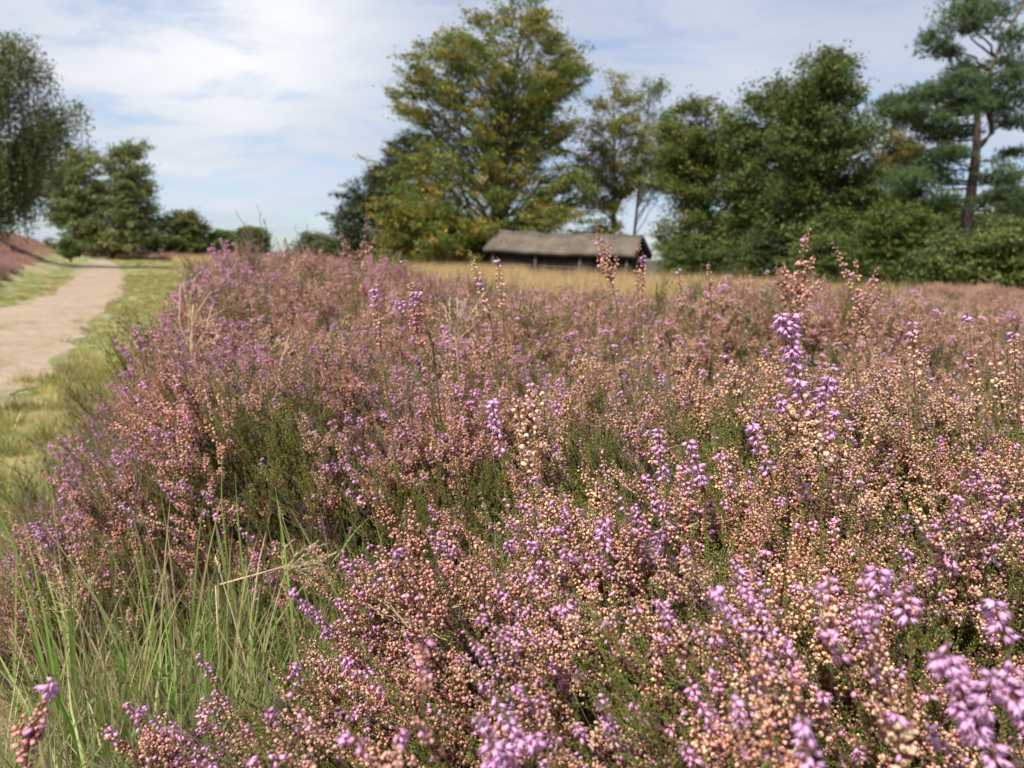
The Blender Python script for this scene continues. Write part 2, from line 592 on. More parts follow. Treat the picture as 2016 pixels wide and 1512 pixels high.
def bells(B, pts, t0, t1, pal, lilac_from, lo=False, size=0.0033, pitch=0.0019, width=1.0, bare=0.0):
    """a raceme of bells along pts between t0 and t1"""
    L = np.linalg.norm(np.diff(pts, axis=0), axis=1).sum()
    n = max(3, int(L * (t1 - t0) / pitch))
    t = np.sort(rng.uniform(t0, t1, n))
    if bare > 0:
        ph = rng.uniform(0, 6)
        keep = np.sin(t * L / 0.021 + ph) > -1 + bare
        t = t[keep]; n = len(t)
        if n < 2:
            return
    P, T, L = arc(pts, t)
    az = np.arange(n) * 2.4 + rng.uniform(0, 6) + rng.normal(0, 0.3, n)
    fr = frames(T, az)
    o = fr[:, :, 0]
    size_t = size * rng.uniform(0.85, 1.25, n)
    taper = 1 - 0.5 * sm(t, t1 - 0.35, t1)
    off = size * (0.22 + rng.uniform(0, 0.55, n) * width)[:, None] * taper[:, None]
    nod = rng.uniform(-0.75, 0.25, n)[:, None]
    d = nrm(o + T * 0.25 + np.array((0, 0, 1.0)) * nod)
    pos = P + o * off
    lil = (t > lilac_from + rng.normal(0, 0.04, n)) & (rng.random(n) < 0.93)
    lil |= rng.random(n) < 0.03
    k = rng.random((n, 1))
    cb = pal[0] * k + pal[1] * (1 - k)
    cb = cb * rng.uniform(0.68, 1.2, (n, 1))
    cl = LILAC * k + MAUVE * (1 - k)
    cl = cl * rng.uniform(0.85, 1.2, (n, 1))
    i = ~lil
    fr2 = frames(d)
    s3 = (size_t[i] * taper[i])[:, None] * rng.uniform(0.78, 1.22, (int(i.sum()), 3)) * np.array((0.92, 0.92, 1.28))
    old = rng.random(n) < 0.07
    cb[old] = cb[old] * np.array((0.5, 0.38, 0.32))
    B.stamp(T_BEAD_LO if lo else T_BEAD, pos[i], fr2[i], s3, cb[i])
    d2 = nrm(o * 0.9 + T * 0.1 + np.array((0, 0, -0.55)))
    fr3 = frames(d2)
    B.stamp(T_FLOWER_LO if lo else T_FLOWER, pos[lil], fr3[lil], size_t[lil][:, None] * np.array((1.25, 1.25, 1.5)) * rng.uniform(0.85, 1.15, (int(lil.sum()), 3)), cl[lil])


def leaves(B, pts, t0, t1, lo=False, pitch=0.0011, size=0.0028, col=None):
    L = np.linalg.norm(np.diff(pts, axis=0), axis=1).sum()
    n = max(3, int(L * (t1 - t0) / pitch))
    t = rng.uniform(t0, t1, n)
    P, T, L = arc(pts, t)
    fr = frames(T)
    o = fr[:, :, 0]
    d = nrm(T + o * 0.55)
    k = rng.random((n, 1))
    c = (col if col is not None else (GREEN * k + OLIVE * (1 - k))) * rng.uniform(0.7, 1.35, (n, 1))
    B.stamp(T_LEAF_LO if lo else T_LEAF, P + o * 0.0003, frames(d), size * rng.uniform(0.8, 1.3, n), c)


def spike(stem, flow, leaf, p0, d0, L, pal, lilac_from=0.9, lo=False, size=0.0033, zone=0.45, side=3, pitch=0.0019, lift=0.2, wob=0.07, bare=0.0, n=9, tip=True):
    """one shoot: green-leaved below, bells above, leafy tip"""
    pts = bend(p0, d0, L, n, lift, wob)
    rr = np.linspace(0.0011, 0.00035, n) * (1.2 if lo else 1.0)
    k = rng.random()
    stem.tube(pts, rr, REDST * k + WOOD * (1 - k), 3)
    t1 = rng.uniform(0.93, 0.985)
    bells(flow, pts, zone, t1, pal, lilac_from, lo, size, pitch, bare=bare)
    if tip:
        leaves(leaf, pts, t1 - 0.02, 1.0, lo, 0.0008)
    leaves(leaf, pts, max(0.05, zone - 0.45), zone + 0.15, lo, 0.0014)
    # leafy side shoots under the flowers and short flowering side twigs
    for s in range(side):
        t = rng.uniform(max(0.1, zone - 0.42), zone + 0.2)
        P, T, _ = arc(pts, [t])
        o = frames(T)[0][:, 0]
        l2 = rng.uniform(0.016, 0.045)
        q = bend(P[0], T[0] + o * 0.7, l2, 5, 0.3, 0.1)
        leaves(leaf, q, 0.05, 1.0, lo, 0.0011 if not lo else 0.0018)
    for s in range(side // 2):
        t = rng.uniform(zone, zone + 0.2)
        P, T, _ = arc(pts, [t])
        o = frames(T)[0][:, 0]
        l2 = rng.uniform(0.02, 0.05)
        q = bend(P[0], T[0] + o * 0.6, l2, 5, 0.35, 0.1)
        stem.tube(q, np.linspace(0.0006, 0.0003, 5), REDST, 3)
        bells(flow, q, 0.25, 0.97, pal, lilac_from + 0.05, lo, size, pitch)
    return pts


def heather_cluster(kind, lo=False):
    """a branch with several flowering shoots, about 0.3 m tall, root at the origin"""
    B = MB()
    H = rng.uniform(0.25, 0.33)
    ns = {'leafy': 7, 'twig': 6}.get(kind, int(rng.integers(5, 9)))
    if lo and kind not in ('leafy', 'twig'):
        ns += 2
    main = bend((0, 0, 0), (rng.normal(0, 0.12), rng.normal(0, 0.12), 1), H * 0.6, 7, 0.0, 0.2)
    B.tube(main, np.linspace(0.0022, 0.0012, 7), WOOD, 4)
    for i in range(ns):
        t = rng.uniform(0.15, 1.0)
        P, T, _ = arc(main, [t])
        a = rng.uniform(0, 6.283); sp = rng.uniform(0.05, 0.32)
        d = nrm(T[0] + sp * np.array((math.cos(a), math.sin(a), 0)))
        L = (H - P[0][2]) * rng.uniform(0.75, 1.12)
        if kind == 'leafy':
            pts = bend(P[0], d, L * 0.85, 8, 0.3, 0.12)
            B.tube(pts, np.linspace(0.001, 0.0004, 8), REDST, 3)
            leaves(B, pts, 0.05, 1, lo, 0.0016 if not lo else 0.0028, 0.0034 if not lo else 0.0048)
            for s in range(9):
                P2, T2, _ = arc(pts, [rng.uniform(0.1, 0.9)])
                o = frames(T2)[0][:, 0]
                q = bend(P2[0], T2[0] + o * 0.42, rng.uniform(0.025, 0.06), 5, 0.2, 0.06)
                leaves(B, q, 0.0, 1.0, lo, 0.0011 if not lo else 0.0022, 0.003 if not lo else 0.0045)
        elif kind == 'twig':
            pts = bend(P[0], d, L * 0.9, 8, 0.2, 0.3)
            B.tube(pts, np.linspace(0.0013, 0.0004, 8), np.array((0.20, 0.17, 0.14)), 3)
            for s in range(4):
                P2, T2, _ = arc(pts, [rng.uniform(0.3, 0.9)])
                o = frames(T2)[0][:, 0]
                q = bend(P2[0], T2[0] + o * 0.8, rng.uniform(0.03, 0.07), 5, 0.3, 0.3)
                B.tube(q, np.linspace(0.0007, 0.0003, 5), np.array((0.22, 0.18, 0.15)), 3)
        else:
            pal, lf = {'cream': ((CREAM, TAN), rng.choice([0.9, 1.1, 1.1])), 'pink': ((PINK, TAN), rng.choice([0.93, 1.1, 1.1])),
                       'rose': ((ROSE, CREAM), (rng.choice([0.8, 0.9, 0.93, 1.1]) if not lo else 1.1)), 'lilac': ((ROSE, CREAM), rng.choice([0.45, 0.6, 0.75, 0.85]))}[kind]
            spike(B, B, B, P[0], d, L, pal, lf, lo, size=0.0025 if not lo else 0.0034, zone=rng.uniform(0.38, 0.68),
                  side=7 if not lo else 4, pitch=0.00135 if not lo else 0.0021, bare=rng.choice([0, 0, 0.4, 0.8]))
    return B


def far_clump(kind):
    """a piece of heather bush for the middle distance, about 0.5 m across and 0.35 m tall"""
    B = MB()
    nsp = 75
    pal = {'pink': (PINK, TAN), 'rose': (ROSE, PINK), 'lilac': (LILAC * 0.9, ROSE), 'brown': (np.array((0.33, 0.19, 0.14)), TAN * 0.8), 'cream': (CREAM, TAN)}[kind]
    for i in range(nsp):
        a = rng.uniform(0, 6.283); r = 0.26 * math.sqrt(rng.random())
        p = np.array((r * math.cos(a), r * math.sin(a), 0.0))
        h = rng.uniform(0.24, 0.40) * (1 - 0.5 * (r / 0.28) ** 2)
        d = nrm(np.array((p[0] * 1.2, p[1] * 1.2, 1.0)) + rng.normal(0, 0.14, 3))
        pts = bend(p * 0.6, d, h, 6, 0.2, 0.15)
        B.tube(pts, np.linspace(0.004, 0.0012, 6), OLIVE * 0.6 + WOOD * 0.4, 3)
        t = rng.uniform(0.42, 1.0, 26); P, T, _ = arc(pts, t)
        fr = frames(T); o = fr[:, :, 0]
        k = rng.random((26, 1))
        B.stamp(T_BEAD_LO, P + o * 0.004, frames(nrm(o + T * 0.4)), rng.uniform(0.007, 0.011, 26), (pal[0] * k + pal[1] * (1 - k)) * rng.uniform(0.75, 1.2, (26, 1)))
        t = rng.uniform(0.1, 0.6, 12); P, T, _ = arc(pts, t)
        fr = frames(T); o = fr[:, :, 0]
        B.stamp(T_LEAF_LO, P, frames(nrm(o * 0.7 + T)), rng.uniform(0.018, 0.035, 12), (GREEN * 0.9) * rng.uniform(0.7, 1.3, (12, 1)))
    return B


# ------------------------------------------------------------------ ground cover by geometry nodes
def library(name, builders, mat):
    c = bpy.data.collections.new(name)
    for i, b in enumerate(builders):
        o = bpy.data.objects.new('%s_%02d' % (name, i), b.mesh('%s_%02d' % (name, i), mat))
        c.objects.link(o)
    return c


def scatter(name, coll, pos, rot, scl, idx, tint, label, cat):
    me = bpy.data.meshes.new(name)
    n = len(pos)
    me.vertices.add(n)
    me.vertices.foreach_set('co', np.asarray(pos, np.float32).ravel())
    a = me.attributes.new('rot', 'FLOAT_VECTOR', 'POINT'); a.data.foreach_set('vector', np.asarray(rot, np.float32).ravel())
    a = me.attributes.new('scl', 'FLOAT', 'POINT'); a.data.foreach_set('value', np.asarray(scl, np.float32).ravel())
    a = me.attributes.new('idx', 'INT', 'POINT'); a.data.foreach_set('value', np.asarray(idx, np.int32).ravel())
    a = me.attributes.new('tint', 'FLOAT_COLOR', 'POINT')
    a.data.foreach_set('color', np.concatenate([np.asarray(tint, np.float32), np.ones((n, 1), np.float32)], 1).ravel())
    o = bpy.data.objects.new(name, me)
    S.collection.objects.link(o)
    tag(o, label, cat, kind='stuff')
    g = bpy.data.node_groups.new(name + '_scatter', 'GeometryNodeTree')
    g.interface.new_socket('Geometry', in_out='INPUT', socket_type='NodeSocketGeometry')
    g.interface.new_socket('Geometry', in_out='OUTPUT', socket_type='NodeSocketGeometry')
    N, L = g.nodes, g.links
    gi, go = N.new('NodeGroupInput'), N.new('NodeGroupOutput')
    m2p = N.new('GeometryNodeMeshToPoints')
    iop = N.new('GeometryNodeInstanceOnPoints')
    ci = N.new('GeometryNodeCollectionInfo'); ci.inputs['Collection'].default_value = coll
    ci.inputs['Separate Children'].default_value = True; ci.inputs['Reset Children'].default_value = True

    def attr(nm, ty):
        q = N.new('GeometryNodeInputNamedAttribute'); q.data_type = ty; q.inputs['Name'].default_value = nm
        return next(s for s in q.outputs if s.enabled and s.name == 'Attribute')
    e2r = N.new('FunctionNodeEulerToRotation')
    L.new(gi.outputs[0], m2p.inputs[0]); L.new(m2p.outputs[0], iop.inputs['Points']); L.new(ci.outputs[0], iop.inputs['Instance'])
    iop.inputs['Pick Instance'].default_value = True
    L.new(attr('idx', 'INT'), iop.inputs['Instance Index'])
    L.new(attr('rot', 'FLOAT_VECTOR'), e2r.inputs[0]); L.new(e2r.outputs[0], iop.inputs['Rotation'])
    L.new(attr('scl', 'FLOAT'), iop.inputs['Scale'])
    L.new(iop.outputs[0], go.inputs[0])
    md = o.modifiers.new('scatter', 'NODES'); md.node_group = g
    return o


def lean_rot(dx, dy, spin):
    """euler (XYZ) that tilts +z towards (dx,dy) (tilt = length, radians) after spinning"""
    out = np.zeros((len(dx), 3))
    for i in range(len(dx)):
        t = math.hypot(dx[i], dy[i])
        ax = Vector((-dy[i], dx[i], 0)) if t > 1e-6 else Vector((1, 0, 0))
        m = Matrix.Rotation(t, 3, ax.normalized()) @ Matrix.Rotation(spin[i], 3, 'Z')
        out[i] = m.to_euler('XYZ')
    return out


# ---- canopy height of the near heather in plan (x right, y away)
EDGE = np.array([(0.0, -0.50), (0.45, -0.43), (0.58, -0.38), (0.68, -0.24), (0.78, -0.20), (0.86, -0.38), (0.95, -0.64), (1.2, -0.82), (1.5, -1.0), (2.6, -1.48), (3.7, -1.86), (5.0, -2.3), (7.0, -2.9), (9.0, -3.4), (16, -5.2), (40, -13)])
BUSHES = np.array([  # x, y, radius, height gain
    (0.55, 0.9, 0.55, 0.05), (1.15, 0.75, 0.5, 0.12), (0.05, 1.35, 0.5, 0.02), (-0.45, 1.5, 0.5, -0.01), (-0.70, 2.5, 0.6, 0.07), (0.95, 2.65, 0.60, 0.13), (0.15, 2.5, 0.7, 0.04),
    (-1.0, 3.7, 0.9, 0.20), (-1.75, 6.3, 1.0, 0.16), (0.3, 4.4, 1.0, 0.07), (2.0, 3.9, 0.9, 0.0), (1.6, 5.8, 1.2, 0.05), (3.3, 5.2, 1.2, -0.1), (-0.4, 6.6, 1.2, 0.06), (-1.35, 3.2, 0.5, 0.06)])


def edge_x(y):
    return np.interp(y, EDGE[:, 0], EDGE[:, 1])


def canopy(x, y):
    """top of the heather above z=0, and how full it grows (0..1)"""
    x = np.asarray(x, float); y = np.asarray(y, float)
    base = 0.755 + 0.045 * sm(y, 0.45, 1.2) + 0.02 * sm(y, 2, 5)
    base = base - 0.15 * sm(x, 1.2, 5.0) * sm(y, 2.5, 5)
    for bx, by, r, g in BUSHES:
        d = np.hypot(x - bx, y - by) / r
        base = base + g * np.exp(-d * d * 1.3)
    base = base - 0.275 * sm(y, 2.8, 6.5) * sm(x / np.maximum(y, 0.3), -0.22, 0.02)
    # hollows between bushes
    base = base - 0.20 * np.exp(-(((x - 0.62) / 0.35) ** 2 + ((y - 1.75) / 0.28) ** 2))
    base = base - 0.10 * np.exp(-(((x - 1.3) / 0.3) ** 2 + ((y - 1.7) / 0.4) ** 2))
    base = base + 0.032 * vnoise(x, y, 0.55, 3) + 0.026 * vnoise(x, y, 0.22, 4)
    d = x - edge_x(y)                                    # distance inside the edge
    sl = 0.08 + 0.08 * sm(y, 1, 3)
    fall = sm(d, -0.02, sl * 3)
    top = 0.34 + (base - 0.34) * fall
    top = np.where(y < 0.7, 0.60 + (base - 0.60) * sm(d, 0.0, 0.25), np.where(y < 1.3, 0.42 + (base - 0.42) * sm(d, -0.02, 0.26), top))
    q = np.hypot((x + 0.48) / 0.38, (y - 0.84) / 0.225)
    top = np.where(y > 0.72, 0.50 + (top - 0.50) * sm(q, 0.8, 1.7), top)
    return top, ((d > -0.02) & (q > 1)).astype(float)


def tint_at(x, y, n):
    """slow colour drift over the heath: pinker to the left and far, creamier to the right"""
    k = 0.5 + 0.5 * vnoise(x, y, 0.9, 9)
    left = 1 - sm(x / np.maximum(y, 0.3), -0.35, 0.25)
    a = np.array((1.04, 1.0, 0.93)); b = np.array((1.0, 0.91, 0.92))
    w = np.clip(0.65 * left + 0.35 * k, 0, 1)[:, None]
    t = a * (1 - w) + b * w
    return t * rng.uniform(0.86, 1.14, (n, 1)) * rng.uniform(0.96, 1.04, (n, 3))


def sample_area(x0, x1, y0, y1, dens):
    n = int((x1 - x0) * (y1 - y0) * dens)
    return rng.uniform(x0, x1, n), rng.uniform(y0, y1, n)


def in_view(x, y, margin=0.25):
    return np.abs(x) < y * 0.70 + margin


def bush_lean(x, y):
    """shoots splay out from the heart of the nearest bush"""
    d = np.hypot(x[:, None] - BUSHES[None, :, 0], y[:, None] - BUSHES[None, :, 1]) / BUSHES[None, :, 2]
    j = np.argmin(d, 1)
    ox = (x - BUSHES[j, 0]) / BUSHES[j, 2]; oy = (y - BUSHES[j, 1]) / BUSHES[j, 2]
    return ox, oy


NEAR_KINDS = ['cream'] * 5 + ['pink'] * 4 + ['rose'] * 4 + ['lilac'] * 3 + ['leafy'] * 3 + ['twig'] * 1
near_lib = library('near_heather_shoot', [heather_cluster(k) for k in NEAR_KINDS], M_HEATH)
mid_lib = library('middle_heather_shoot', [heather_cluster(k, True) for k in NEAR_KINDS], M_HEATH)
FAR_KINDS = ['pink'] * 3 + ['rose'] * 2 + ['lilac'] * 2 + ['brown'] * 2 + ['cream'] * 1
far_lib = library('far_heather_shoot', [far_clump(k) for k in FAR_KINDS], M_HEATH)


def pick(kinds, weights_fn, x, y):
    """index of a prototype by kind weights that vary over the ground"""
    names = sorted(set(kinds), key=kinds.index)
    W = weights_fn(x, y)                                  # dict kind -> array
    M = np.stack([np.broadcast_to(W[k], x.shape) for k in names], 1)
    M = np.cumsum(M, 1); M = M / M[:, -1:]
    c = (rng.random((len(x), 1)) > M).sum(1)
    out = np.zeros(len(x), int)
    for ci, k in enumerate(names):
        opts = [i for i, q in enumerate(kinds) if q == k]
        s = c == ci
        out[s] = rng.choice(opts, s.sum())
    return out


def w_near(x, y):
    u = x / np.maximum(y, 0.3)
    left = 1 - sm(u, -0.45, 0.15)
    right = sm(u, -0.1, 0.5)
    pn = 0.5 + 0.5 * vnoise(x, y, 0.5, 21)
    nearr = (1 - sm(y, 0.5, 0.75))
    return dict(cream=0.5 + 1.3 * right * (1 - 0.3 * nearr), pink=1.0 + 0.3 * left, rose=0.55 + 1.1 * left + 0.4 * nearr, lilac=(0.18 + 0.50 * left * pn + 0.36 * nearr) * (0.3 + 1.2 * pn ** 2), leafy=(0.62 + 1.0 * right * sm(vnoise(x, y, 0.35, 51), 0.1, 0.8)), twig=0.14)


def near_heather():
    P, Rr, Sc, Ix, Ti = [], [], [], [], []
    P2 = []
    for (y0, y1, dens, s0, s1) in ((0.10, 0.55, 640, 0.80, 1.05), (0.55, 1.0, 660, 0.85, 1.15), (1.0, 1.9, 520, 0.9, 1.3)):
        x, y = sample_area(-1.6, 1.7, y0, y1, dens)
        m = in_view(x, y, 0.3); x, y = x[m], y[m]
        top, full = canopy(x, y)
        # leave the camera's own elbow room free
        m = (full > 0) & (np.hypot(x, y) > 0.26)
        x, y, top = x[m], y[m], top[m]
        n = len(x)
        s = rng.uniform(s0, s1, n)
        ox, oy = bush_lean(x, y)
        lx = ox * 0.22 - 0.26 + 0.18 * vnoise(x, y, 0.6, 41) + rng.normal(0, 0.06, n); ly = oy * 0.25 - 0.04 + 0.15 * vnoise(x, y, 0.5, 42) + rng.normal(0, 0.1, n)
        lay = rng.random(n)
        ix = pick(NEAR_KINDS, w_near, x, y)
        gap = (vnoise(x, y, 0.30, 81) > 0.85) & (y > 0.45)
        ix[gap] = rng.choice([i for i, k in enumerate(NEAR_KINDS) if k in ('leafy', 'twig')], int(gap.sum()))
        leafy = np.array([NEAR_KINDS[i] == 'leafy' for i in ix])
        drop = np.where(leafy, rng.uniform(-0.01, 0.10, n), np.abs(rng.normal(0, 0.04, n)) + 0.06 * (lay < 0.35))
        z = top - 0.29 * s * np.cos(np.hypot(lx, ly)) - drop
        z = np.maximum(z, terrain(x, y))
        P.append(np.stack([x - lx * 0.28 * s, y - ly * 0.28 * s, z], 1))
        Rr.append(lean_rot(lx, ly, rng.uniform(0, 6.28, n))); Sc.append(s); Ix.append(ix); Ti.append(tint_at(x, y, n))
        # dark leafy filling one layer down
        x, y = sample_area(-1.6, 1.7, y0, y1, dens * 0.5)
        m = in_view(x, y, 0.3); x, y = x[m], y[m]
        top, full = canopy(x, y)
        m = (full > 0) & (np.hypot(x, y) > 0.2); x, y, top = x[m], y[m], top[m]
        n = len(x); lx, ly = rng.normal(0, 0.3, n), rng.normal(0, 0.3, n)
        ix = rng.choice([i for i, k in enumerate(NEAR_KINDS) if k in ('leafy', 'twig')], n)
        P.append(np.stack([x, y, np.maximum(top - rng.uniform(0.36, 0.5, n), terrain(x, y))], 1)); Rr.append(lean_rot(lx, ly, rng.uniform(0, 6.28, n)))
        Sc.append(rng.uniform(0.9, 1.3, n)); Ix.append(ix); Ti.append(tint_at(x, y, n))
    scatter('near_heather', near_lib, np.concatenate(P), np.concatenate(Rr), np.concatenate(Sc), np.concatenate(Ix), np.concatenate(Ti),
            'dense heather with dried cream bells and lilac tips filling the foreground', 'heather')


near_heather()


def mid_heather():
    P, Rr, Sc, Ix, Ti = [], [], [], [], []
    for (y0, y1, dens, s0, s1) in ((1.9, 3.2, 310, 1.0, 1.4), (3.2, 5.5, 160, 1.1, 1.5), (5.5, 9.0, 95, 1.2, 1.6)):
        x, y = sample_area(-5, 6.5, y0, y1, dens)
        m = in_view(x, y, 0.4); x, y = x[m], y[m]
        top, full = canopy(x, y)
        m = full > 0; x, y, top = x[m], y[m], top[m]
        n = len(x)
        s = rng.uniform(s0, s1, n)
        ox, oy = bush_lean(x, y)
        lx = ox * 0.25 - 0.12 + rng.normal(0, 0.09, n); ly = oy * 0.25 + rng.normal(0, 0.14, n)
        ix = pick(NEAR_KINDS, lambda x, y: dict(cream=0.35 + 0.7 * sm(x / y, -0.2, 0.3) * (1 - sm(y, 2, 4)), pink=1.4, rose=0.3 + 0.5 * (1 - sm(x / y, -0.4, 0)), lilac=0.02 + 0.55 * (1 - sm(x / y, -0.45, -0.28)), leafy=0.55, twig=0.12), x, y)
        leafy = np.array([NEAR_KINDS[i] == 'leafy' for i in ix])
        z = top - 0.29 * s * np.cos(np.hypot(lx, ly)) - np.where(leafy, rng.uniform(0.04, 0.12, n), np.abs(rng.normal(0, 0.03, n)))
        P.append(np.stack([x - lx * 0.28 * s, y - ly * 0.28 * s, np.maximum(z, terrain(x, y))], 1))
        Rr.append(lean_rot(lx, ly, rng.uniform(0, 6.28, n))); Sc.append(s); Ix.append(ix); Ti.append(tint_at(x, y, n))
        x, y = sample_area(-5, 6.5, y0, y1, dens * 0.5)
        m = in_view(x, y, 0.4); x, y = x[m], y[m]
        top, full = canopy(x, y); m = full > 0; x, y, top = x[m], y[m], top[m]
        n = len(x); ix = rng.choice([i for i, k in enumerate(NEAR_KINDS) if k in ('leafy', 'twig')], n)
        P.append(np.stack([x, y, np.maximum(top - rng.uniform(0.42, 0.62, n), 0)], 1)); Rr.append(lean_rot(rng.normal(0, 0.3, n), rng.normal(0, 0.3, n), rng.uniform(0, 6.28, n)))
        Sc.append(rng.uniform(1.1, 1.7, n)); Ix.append(ix); Ti.append(tint_at(x, y, n))
    scatter('middle_heather', mid_lib, np.concatenate(P), np.concatenate(Rr), np.concatenate(Sc), np.concatenate(Ix), np.concatenate(Ti),
            'faded pink heather bushes rolling away behind the foreground shoots', 'heather')


mid_heather()


def far_points(x, y, z, s, kinds_w, jit=0.2):
    n = len(x)
    ix = pick(FAR_KINDS, kinds_w, x, y)
    return np.stack([x, y, z], 1), lean_rot(rng.normal(0, jit, n), rng.normal(0, jit, n), rng.uniform(0, 6.28, n)), s, ix, rng.uniform(0.78, 1.12, (n, 1)) * rng.uniform(0.95, 1.05, (n, 3))


def far_heather():
    # heath right of the near bushes out to the dry grass
    x, y = sample_area(-5.5, 13, 8.0, 17, 13)
    m = (np.abs(x) < y * 0.75 + 1) & (x > -0.30 * y)
    # only the right half carries on beyond 11 m
    m &= (y < 11.5) | (x > 2.5 + (y - 11.5) * 0.9) | ((x < -1.0) & (y < 12.5) & (x > -4.6))
    x, y = x[m], y[m]; n = len(x)
    hump = 0.28 * np.exp(-(((x - 8.6) / 1.6) ** 2 + ((y - 14.0) / 1.2) ** 2)) + 0.16 * np.exp(-(((x - 6.6) / 1.0) ** 2 + ((y - 14.5) / 1.0) ** 2))
    s = rng.uniform(0.8, 1.2, n)
    z = terrain(x, y) + 0.06 + hump + 0.06 * vnoise(x, y, 2.0, 31) + 0.22 * (1 - sm(x, -2, 1))
    A = far_points(x, y, z, s, lambda x, y: dict(pink=1.2, rose=0.6, lilac=0.12, brown=0.5, cream=0.4), 0.15)
    scatter('open_heath', far_lib, *A, 'pale pink heather spreading over the open heath towards the trees', 'heather')
    # bank left of the path
    y = rng.uniform(14, 85, 5200); x = bank_edge(y) - rng.uniform(0.02, 1, 5200) * 9
    m = np.abs(x) < y * 0.72 + 2; x, y = x[m], y[m]; n = len(x)
    z = terrain(x, y) - 0.03
    A = far_points(x, y, z, rng.uniform(1.1, 1.9, n), lambda x, y: dict(pink=1.2, rose=1.8, lilac=0.4, brown=0.4, cream=0.1))
    scatter('bank_heather', far_lib, *A, 'purple brown heather on the low bank left of the path', 'heather')
    # dark band beyond the far end of the path
    y = rng.uniform(66, 92, 2600); x = rng.uniform(-0.62, -0.18, 2600) * y
    side = path_side(x, y); m = (y > 84) | (np.abs(side) > 1.0) & (side > 0) & (y > 70); x, y = x[m], y[m]; n = len(x)
    A = far_points(x, y, terrain(x, y), rng.uniform(1.6, 2.6, n), lambda x, y: dict(pink=0.4, rose=1.0, lilac=0.1, brown=2.0, cream=0.05))
    scatter('distant_heather', far_lib, *A, 'dark strip of brown heather crossing behind the far end of the path', 'heather')


far_heather()

# ------------------------------------------------------------------ grasses
def blade(B, p, d, L, w, col, n=7, droop=0.6, col2=None):
    """a folded ribbon"""
    d = nrm(np.asarray(d, float)); pts = [np.asarray(p, float)]
    side = nrm(np.cross(d, np.array((0, 0, 1.0)) + rng.normal(0, 0.2, 3)))
    out = nrm(np.array((d[0], d[1], 0)) + 1e-4)
    for i in range(n - 1):
        d = nrm(d + (out * 0.35 - np.array((0, 0, 1.0))) * droop * (i / n) / n * 2.2)
        pts.append(pts[-1] + d * L / (n - 1))
    pts = np.array(pts)
    t = np.linspace(0, 1, n)
    ww = w * (0.55 + 0.9 * t - 1.42 * t ** 2.2).clip(0.04)
    up = np.array((0, 0, 1.0))
    V = np.concatenate([pts - side * ww[:, None] / 2 + up * ww[:, None] * 0.18, pts, pts + side * ww[:, None] / 2 + up * ww[:, None] * 0.18])
    F = []
    for i in range(n - 1):
        F += [(i, n + i, n + i + 1), (i, n + i + 1, i + 1), (n + i, 2 * n + i, 2 * n + i + 1), (n + i, 2 * n + i + 1, n + i + 1)]
    c = np.tile(col, (3 * n, 1))
    if col2 is not None:
        k = np.tile(t ** 2, 3)[:, None]
        c = c * (1 - k) + col2 * k
    B.add(V, F, c)


G1 = np.array((0.15, 0.27, 0.055)); G2 = np.array((0.27, 0.36, 0.12)); STRAW = np.array((0.72, 0.60, 0.38)); STRAW2 = np.array((0.45, 0.33, 0.18)); GOLD = np.array((0.60, 0.43, 0.20))


def tuft(nb, L0, L1, w, straw, spread=0.5, droop=0.6, r0=0.03, gold=False):
    B = MB()
    for i in range(nb):
        a = rng.uniform(0, 6.283); r = r0 * math.sqrt(rng.random())
        p = (r * math.cos(a), r * math.sin(a), -0.01)
        a2 = a + rng.normal(0, 0.8); sp = abs(rng.normal(0, spread))
        d = (math.cos(a2) * sp, math.sin(a2) * sp, 1.0)
        k = rng.random()
        if rng.random() < straw:
            c = ((GOLD if gold else STRAW) * k + STRAW2 * (1 - k)) * rng.uniform(0.8, 1.25)
            blade(B, p, d, rng.uniform(L0, L1), w * 0.7, c, 6, droop * 1.2)
        else:
            c = (G1 * k + G2 * (1 - k)) * rng.uniform(0.75, 1.3)
            blade(B, p, d, rng.uniform(L0, L1), w, c, 7, droop * rng.uniform(0.4, 2.2), c * (1.2, 1.1, 0.9) if rng.random() < 0.6 else STRAW2)
    return B


def litter():
    """flattened dead stalks"""
    B = MB()
    for i in range(60):
        p = rng.uniform(-0.12, 0.12, 3); p[2] = abs(p[2]) * 0.25
        a = rng.uniform(0, 6.283)
        k = rng.random()
        blade(B, p, (math.cos(a), math.sin(a), rng.uniform(0.02, 0.25)), rng.uniform(0.06, 0.22), 0.0022, (STRAW * k + STRAW2 * (1 - k)) * rng.uniform(0.8, 1.2), 5, 0.3)
    return B


GR_KINDS = ['green', 'green', 'green', 'mixed', 'mixed', 'straw', 'litter', 'litter']
near_grass_lib = library('near_grass_tuft', [tuft(26, .22, .46, .0052, .1, .38), tuft(22, .2, .40, .006, .15, .45), tuft(30, .15, .33, .0045, .2, .5),
                                             tuft(28, .18, .42, .0042, .5, .5), tuft(24, .15, .38, .0038, .6, .6), tuft(30, .15, .40, .003, .95, .6), litter(), litter()], M_GRASSI)
turf_lib = library('turf_tuft', [tuft(60, .05, .12, .006, .15, .7, 0.8, 0.09), tuft(60, .05, .11, .006, .35, .8, 0.8, 0.1), tuft(50, .06, .15, .006, .6, .7, .8, .1),
                                 tuft(70, .08, .2, .007, .1, .6, .8, .1), tuft(40, .1, .28, .006, .3, .5, .7, .08)], M_GRASSI)
dry_lib = library('dry_grass_tuft', [tuft(90, .35, .75, .007, .97, .35, .5, .16, True), tuft(90, .3, .68, .007, .93, .45, .5, .16, True), tuft(80, .2, .5, .007, .75, .4, .5, .16, True)], M_GRASSI)


